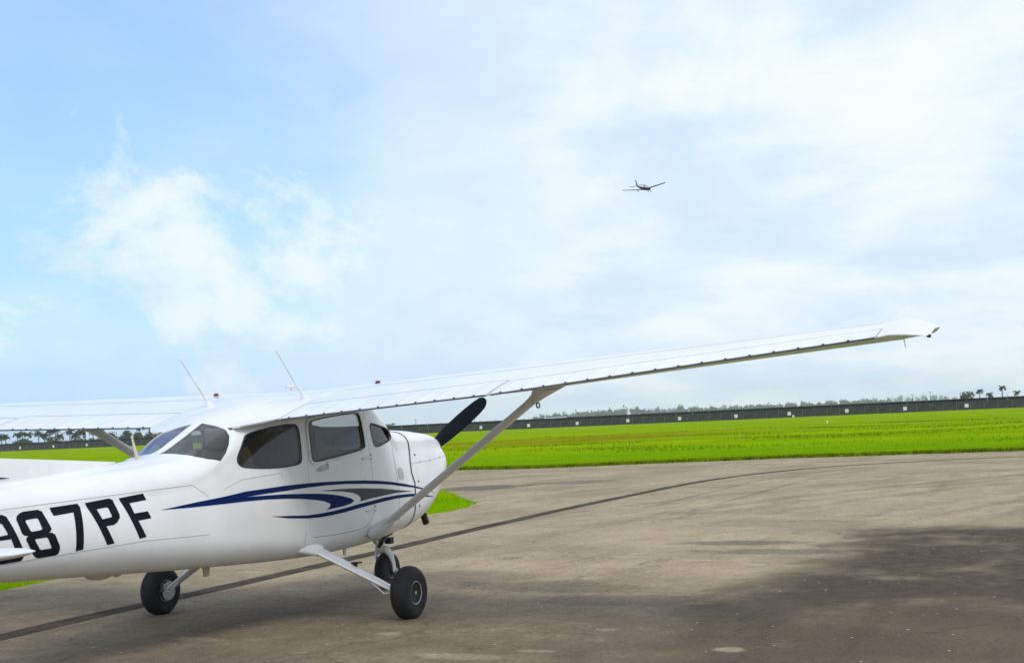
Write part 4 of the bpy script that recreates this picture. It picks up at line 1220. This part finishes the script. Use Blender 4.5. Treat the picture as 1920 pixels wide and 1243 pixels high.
for sgn in (1, -1):
    for nm, fa, fb in (('stabilizer', 0., .56), ('elevator', .58, 1.)):
        mb = MB(); rows = []
        for R, xl, xt, th in ((.06, -3.95, -5.12, .052), (.9, -4.16, -5.20, .047), (1.55, -4.33, -5.24, .042), (1.62, -4.33, -5.24, .041), (1.69, -4.35, -5.22, .034), (1.735, -4.42, -5.18, .020), (1.755, -4.55, -5.1, .006)):
            row = []
            for s in np.linspace(fa, fb, 12): row.append((xl+(xt-xl)*s, R, 0.988+th*2.3*(math.sqrt(max(s, 0))*.9-s*.62-.28*s*s)))
            for s in np.linspace(fb, fa, 12): row.append((xl+(xt-xl)*s, R, 0.984-th*2.3*(math.sqrt(max(s, 0))*.9-s*.62-.28*s*s)))
            rows.append(row)
        mb.grid(rows, close_v=True, cap=True); mir(mb, sgn).build(nm, WHITE, AC, angle=60)

mb = MB(); mb.grid([ring(-5.09, -.001), [(-5.13, v[1]*.7, 1.05+(v[2]-1.05)*.7) for v in ring(-5.09, 0)], [(-5.15, v[1]*.2, 1.05+(v[2]-1.05)*.2) for v in ring(-5.09, 0)]], close_v=True, cap=True); mb.build('tail_cap', WHITE2, AC)
# --- aerials and roof fittings
for sgn in (1, -1):
    mb = MB(); b0 = Vector((-.205, .487, wing_pt(.487, (.85+.205)/1.63, True)[2]-.004)); tip = Vector((-.59, .487, 2.208))
    mb.tube([b0+(tip-b0)*t for t in (.1, .35, .7, 1.)], [.011, .009, .007, .004], 8)
    rows = []
    for t, l in ((0, .075), (.05, .055), (.10, .03), (.16, .014)):
        cpt = b0+(tip-b0)*t; rows.append([(cpt.x+.02*(1-t*6)+l*math.cos(a), cpt.y+.3*l*math.sin(a), cpt.z) for a in np.linspace(0, 2*np.pi, 14, endpoint=False)])
    mb.grid(rows, close_v=True, cap=True); mir(mb, sgn).build('roof_aerial', WHITE2, AC)
q = wing_pt(.1, .45, True)
mb = MB(); mb.tube([(.04, .13, 1.935), (.11, .13, 1.94), (.19, .13, 1.945)], [.013, .014, .013], 12); mb.box((.13, .13, 1.922), (.02, .008, .018)); mb.build('roof_probe', WHITE2, AC)
mb = MB(); mb.tube([(-1.68, 0, 1.385), (-1.70, 0, 1.45), (-1.74, 0, 1.575)], [.016, .012, .006], 8); mb.build('tail_aerial', CREAM, AC)
# belly: drain fins, aerials, fairing bump
mb = MB(); mb.grid([[(.90, .12, .54), (.83, .12, .54)], [(.87, .12, .42), (.845, .12, .42)]]); mb.grid([[(.90, .135, .54), (.83, .135, .54)], [(.87, .13, .42), (.845, .13, .42)]]); mb.build('belly_aerial', WHITE2, AC, smooth=False)
mb = MB(); mb.grid([[(-.62, -.2, .55), (-.72, -.2, .55)], [(-.65, -.2, .42), (-.71, -.2, .42)]]); mb.grid([[(-.62, -.215, .55), (-.72, -.215, .55)], [(-.65, -.21, .42), (-.71, -.21, .42)]]); mb.build('belly_aerial', CREAM, AC, smooth=False)
mb = MB(); rows = []
for k in range(9):
    t = k/8; r = .07*math.sin(math.pi*min(1, t*1.15+.02))**.5 if t < .87 else .07*max(.05, (1-t)/.13); rows.append([(-2.25+.36*t, r*1.1*math.cos(a), .625+r*.85*math.sin(a)) for a in np.linspace(0, 2*np.pi, 14, endpoint=False)])
mb.grid(rows, close_v=True, cap=True); mb.build('belly_fairing', CREAM, AC)

# --- engine: exhaust, propeller
mb = MB(); mb.lathe([(.031, 0), (.033, .10), (.034, .24), (.026, .24), (.024, .12)], (2.11, .20, .80), (.48, .02, -.86), 18); mb.build('exhaust_pipe', EXH, AC)
PC = Vector((2.47, 0, 1.22))
pr_ = MB(); pr_.lathe([(.05, -.12), (.15, -.10), (.155, -.02), (.135, .08), (.09, .18), (.04, .245), (.004, .26)], PC, (1, 0, 0), 28)
spn = pr_.build('spinner', WHITE, AC)
th0 = math.atan2(.545, .785)
for k in range(2):
    a0 = th0+k*math.pi; ax = Vector((0, math.cos(a0), math.sin(a0))); tn = Vector((0, -math.sin(a0), math.cos(a0)))
    rows = []
    for r, c_, tw in ((.06, .05, 1.0), (.16, .068, .85), (.28, .088, .62), (.42, .098, .48), (.58, .096, .38), (.72, .090, .31), (.85, .080, .27), (.93, .066, .25), (.968, .042, .25), (.982, .012, .25)):
        u = tn*math.cos(tw)+Vector((1, 0, 0))*math.sin(tw)*(1); n_ = ax.cross(u); th_ = max(.006, .03*(1-r/.95))
        rows.append([tuple(PC+ax*r+u*(c_*math.cos(a))+n_*(th_*math.sin(a))) for a in np.linspace(0, 2*np.pi, 20, endpoint=False)])
    mb = MB(); mb.grid(rows, close_v=True, cap=True); mb.build('propeller_blade', PROPB, AC)

# --- landing gear
def flat(p): return (p[0], -p[1], p[2])


def wheel(name, c, rad, wd, rimr, parent, outer, squash=.012):
    root = empty(name, flat(c), parent)
    def prof(n=22):
        P_ = []
        hw = wd/2
        for i in range(n+1):
            a = -math.pi*.5-0.0+math.pi*i/n
            ca, sa = math.cos(a), math.sin(a)
            P_.append((rimr*1.02+(rad-rimr*1.02)*abs(ca)**.62, hw*(abs(sa)**.85)*(1 if sa > 0 else -1)*(1. if abs(sa) < .97 else .92)))
        return P_
    mb = MB(); pf = prof()
    # tread grooves
    out = [(r-(.0045 if (i_ % 3 == 1 and abs(h) < wd*.36) else 0), h) for i_, (r, h) in enumerate(pf)]
    mb.lathe([(rimr*.96, -wd*.40)]+out+[(rimr*.96, wd*.40)], (0, 0, 0), (0, 1, 0), 56)
    mb.V = [(v[0], v[1]*(1+.25*max(0, (-v[2]-rad+.06)/.06)), max(v[2], -rad+squash)) for v in mb.V]
    mb.build('tyre', TYRE, root, conv=None, angle=60)
    for s in (-1, 1):
        mb = MB(); mb.lathe([(rimr*.99, s*wd*.28), (rimr*1.03, s*wd*.40), (rimr*.92, s*wd*.43), (rimr*.80, s*wd*.36), (rimr*.74, s*wd*.22), (rimr*.40, s*wd*.20), (rimr*.36, s*wd*.34), (rimr*.12, s*wd*.36)], (0, 0, 0), (0, 1, 0), 36)
        rm = mb.build('rim', RIM, root, conv=None)
        mb = MB()
        for k in range(6):
            a = k*math.pi/3; mb.lathe([(.008, s*wd*.20), (.008, s*wd*.24), (.004, s*wd*.245)], (math.cos(a)*rimr*.57, 0, math.sin(a)*rimr*.57), (0, 1, 0), 6)
        mb.build('wheel_bolt', DARK, rm, conv=None)
    mb = MB(); mb.lathe([(rimr*.18, outer*wd*.30), (rimr*.18, outer*wd*.40), (rimr*.09, outer*wd*.43)], (0, 0, 0), (0, 1, 0), 16); mb.build('hub_cap', BRASS, root, conv=None)
    return root


for sgn, cx, cR in ((1, .09, 1.235), (-1, -.02, -1.25)):
    zc_ = .206
    wheel('main_wheel', (cx, cR, zc_), .216, .165, .098, AC, -sgn)
    base = Vector((-.17, .46*sgn, .605+BANK*.46*sgn)); ax_ = Vector((cx-.01, cR-sgn*.11, zc_+.015))
    mb = MB(); rows = []
    dv = ax_-base; fx = Vector((1, 0, 0)); fx = (fx-dv.normalized()*fx.dot(dv.normalized())).normalized(); nn_ = dv.normalized().cross(fx)
    for t in np.linspace(0, 1, 10):
        bow = Vector((0, 0, -.02*math.sin(math.pi*t)*0)); pnt = base+dv*t+bow; ch = .072-.036*t; th_ = .030-.010*t
        rows.append([tuple(pnt+fx*(ch*math.cos(a)-.02*(math.cos(a) < 0)*abs(math.cos(a)))+nn_*(th_*math.sin(a))) for a in np.linspace(0, 2*np.pi, 18, endpoint=False)])
    mb.grid(rows, close_v=True, cap=True); mb.build('gear_leg', WHITE, AC, conv=flat)
    # cuff where the leg leaves the belly
    mb = MB(); rows = []
    for t, a_, e_ in ((-.10, .18, .080), (-.03, .165, .070), (.03, .13, .056), (.09, .098, .042), (.13, .080, .035)):
        pnt = base+dv*t; rows.append([tuple(pnt+fx*((a_ if math.cos(a) > 0 else a_*1.35)*math.cos(a))+nn_*(e_*math.sin(a))) for a in np.linspace(0, 2*np.pi, 22, endpoint=False)])
    mb.grid(rows, close_v=True, cap=True); cf = mb.build('gear_cuff', WHITE, AC, conv=flat)
    # step, axle, brake, brake line
    mb = MB(); sp0 = base+dv*.52; mb.box((sp0.x+.03, sp0.y, sp0.z+.048), (.036, .034, .006)); mb.tube([sp0+Vector((0, 0, .01)), sp0+Vector((.02, 0, .045))], .018, 8); mb.build('step', DARK, AC, conv=flat)
    mb = MB(); mb.tube([ax_, Vector((cx, cR, zc_))], .026, 12); mb.lathe([(.085, 0), (.085, .008), (.03, .012)], (cx, cR-sgn*.095, zc_), (0, sgn, 0), 26); mb.box((cx-.06, cR-sgn*.10, zc_+.035), (.035, .022, .035)); mb.build('brake', STEEL, AC, conv=flat)
    mb = MB(); mb.tube([base+dv*.75+Vector((-.05, 0, -.02)), base+dv*.9+Vector((-.065, 0, -.05)), Vector((cx-.07, cR-sgn*.10, zc_+.01))], .005, 6); mb.build('brake_line', WHITE2, AC, conv=flat)
NX = 1.79
wheel('nose_wheel', (NX, 0., .176), .182, .130, .075, AC, -1, .008)
mb = MB()
for s in (-1, 1):
    mb.tube([(NX-.01, s*.088, .172), (NX-.03, s*.092, .25), (NX-.06, s*.082, .335), (NX-.09, s*.045, .395)], [.022, .022, .024, .026], 12, flat=(.55, 1.25))
mb.tube([(NX-.09, -.055, .395), (NX-.09, .055, .395)], .03, 12); mb.build('nose_fork', WHITE2, AC, conv=flat)
mb = MB(); mb.tube([(NX, -.10, .172), (NX, .10, .172)], .016, 10); mb.lathe([(.026, 0), (.026, .012), (.012, .014)], (NX, .098, .172), (0, 1, 0), 12); mb.build('nose_axle', STEEL, AC, conv=flat)
mb = MB(); mb.tube([(NX-.09, 0, .39), (NX-.115, 0, .50), (NX-.14, 0, .60), (NX-.16, 0, .72)], [.026, .026, .038, .038], 14); mb.build('nose_strut', STEEL, AC, conv=flat)
mb = MB()
mb.tube([(NX-.11, .0, .415), (NX-.215, 0, .47)], [.022, .014], 8, flat=(1.6, .6)); mb.tube([(NX-.215, 0, .47), (NX-.135, 0, .565)], [.014, .022], 8, flat=(1.6, .6)); mb.build('torque_link', WHITE2, AC, conv=flat)
mb = MB(); mb.tube([(NX-.10, .06, .545), (NX-.20, .12, .52), (NX-.30, .13, .47), (NX-.31, .10, .43)], .019, 8); mb.tube([(NX-.14, .05, .50), (NX-.02, .09, .56), (NX+.05, .10, .585)], .022, 8); mb.box((NX-.06, .07, .47), (.035, .03, .03)); mb.tube([(NX-.12, -.05, .53), (NX-.05, .10, .535)], .014, 8); mb.lathe([(.04, 0), (.045, .03), (.03, .06)], (NX-.125, 0, .53), (0, 0, 1), 14); mb.build('shimmy_damper', DARK, AC, conv=flat)

# ------------------------------------------------------------------ the low-wing aeroplane in the air
def flyer():
    root = empty('flying_aircraft', (303.1, 104.9, 59.0)); root.scale = (1.1, 1.1, 1.1)
    tag(root, 'small low-wing aeroplane flying away in the pale sky', 'aeroplane')
    BELLY_SHADE = mat('flyer_dark_shade', (.010, .010, .012), .6, var=.2, spec=.1); FW = mat('flyer_white', (.72, .73, .74), .35, var=.08, coat=.3); FGL = mat('flyer_glass', (.03, .04, .05), .1, var=.1); FST = mat('flyer_stripe', (.12, .14, .18), .4, var=.1)  # dark lower hull; backlit shade painted onto the wings and tailplane undersides
    S = [(-3.9, .02, .06, .12), (-3.6, .10, .10, .10), (-2.4, .28, .26, .04), (-1.2, .46, .42, 0.), (-.6, .54, .56, .06), (.2, .58, .64, .10), (.9, .57, .58, .06), (1.4, .53, .45, -.03), (2.3, .46, .40, -.06), (2.9, .34, .30, -.06), (3.05, .15, .14, -.06)]
    rows = [[(x, w_*math.cos(a), dz+h*math.sin(a)) for a in np.linspace(0, 2*np.pi, 20, endpoint=False)] for x, w_, h, dz in S]
    mb = MB(); mb.grid(rows, close_v=True, cap=True)
    o = mb.build('fuselage', FW, root, conv=None); o.data.materials.append(BELLY_SHADE); o.data.materials.append(FST)
    for pg in o.data.polygons:
        if pg.center.z < -.08: pg.material_index = 1
        elif pg.center.z < .05 and abs(pg.normal.y) > .5: pg.material_index = 2
    for x0, x1, z0 in ((-1.05, -.5, .30), (-.42, .3, .36), (.38, .95, .34)):
        for s in (-1, 1):
            mb = MB(); mb.grid([[(x, s*(.50+.03), z0-.13), (x, s*(.455+.03), z0+.13)] for x in (x0, x1)]); mb.grid([[(x, s*(.50+.045), z0-.13), (x, s*(.455+.045), z0+.13)] for x in (x0, x1)]); mb.build('cabin_window', FGL, root, conv=None, smooth=False)
    def panel(name, secs, th, material):
        rows = []
        for (xl, xt, yy, zz) in secs:
            row = []
            for k in range(9):
                s = k/8; row.append((xl+(xt-xl)*s, yy, zz+th*(xl-xt)*(1.48*math.sqrt(s)-.63*s-.85*s*s)))
            for k in range(8, 0, -1):
                s = k/8; row.append((xl+(xt-xl)*s, yy, zz-.5*th*(xl-xt)*(1.48*math.sqrt(s)-.63*s-.85*s*s)))
            rows.append(row)
        m_ = MB(); m_.grid(rows, close_v=True, cap=True); o_ = m_.build(name, material, root, conv=None); o_.data.materials.append(BELLY_SHADE)
        for pg in o_.data.polygons:
            if pg.normal.z < .15: pg.material_index = 1
        return o_
    for s in (-1, 1):
        panel('wing', [(.95, -.65, .35*s, -.36), (.75, -.62, 1.6*s, -.21), (.62, -.50, 5.2*s, .24), (.40, -.42, 5.35*s, .27)], .13, BELLY_SHADE)
        panel('tailplane', [(-3.1, -3.85, .05*s, .14), (-3.12, -3.85, 1.9*s, .15), (-3.25, -3.8, 1.95*s, .15)], .06, FST)
        m_ = MB(); m_.tube([(.15, 1.5*s, -.3), (.12, 1.55*s, -.55)], [.07, .05], 8); m_.build('gear_leg', FW, root, conv=None)
        m_ = MB(); m_.lathe([(.04, -.06), (.14, -.05), (.16, 0), (.14, .05), (.04, .06)], (.12, 1.55*s, -.60), (0, 1, 0), 18); m_.build('wheel', TYRE, root, conv=None)
    rows = []
    for z, xl, xt in ((.1, -2.7, -3.9), (.5, -3.05, -3.95), (1.35, -3.5, -4.05), (1.45, -3.65, -4.05)):
        rows.append([((xl+xt)/2+(xl-xt)/2*math.cos(a), .05*math.sin(a), z) for a in np.linspace(0, 2*np.pi, 14, endpoint=False)])
    m_ = MB(); m_.grid(rows, close_v=True, cap=True); m_.build('tail_fin', FST, root, conv=None)
    m_ = MB(); m_.tube([(2.35, 0, -.4), (2.4, 0, -.60)], [.06, .05], 8); m_.build('gear_leg', FW, root, conv=None)
    m_ = MB(); m_.lathe([(.04, -.05), (.12, -.045), (.14, 0), (.12, .045), (.04, .05)], (2.42, 0, -.66), (0, 1, 0), 18); m_.build('wheel', TYRE, root, conv=None)
    m_ = MB(); m_.lathe([(.16, 0), (.12, .14), (.01, .28)], (3.05, 0, -.06), (1, 0, 0), 16); m_.build('spinner', FW, root, conv=None)
    for k in range(2):
        ax = Vector((0, math.cos(1.1+k*math.pi), math.sin(1.1+k*math.pi))); tn = Vector((.35, -ax.z*.93, ax.y*.93))
        m_ = MB(); m_.grid([[tuple(Vector((3.12, 0, -.06))+ax*r+tn*(c_*math.cos(a))+Vector((.02*math.sin(a), 0, 0))) for a in np.linspace(0, 2*np.pi, 10, endpoint=False)] for r, c_ in ((.1, .05), (.4, .08), (.75, .07), (.93, .02))], close_v=True, cap=True); m_.build('propeller_blade', PROPB, root, conv=None)
    return root


fl = flyer()
yaw = R_(19.9-25)
fl.rotation_euler = (Matrix.Rotation(yaw, 3, 'Z') @ Matrix.Rotation(R_(-3), 3, 'Y') @ Matrix.Rotation(R_(-2), 3, 'X')).to_euler()
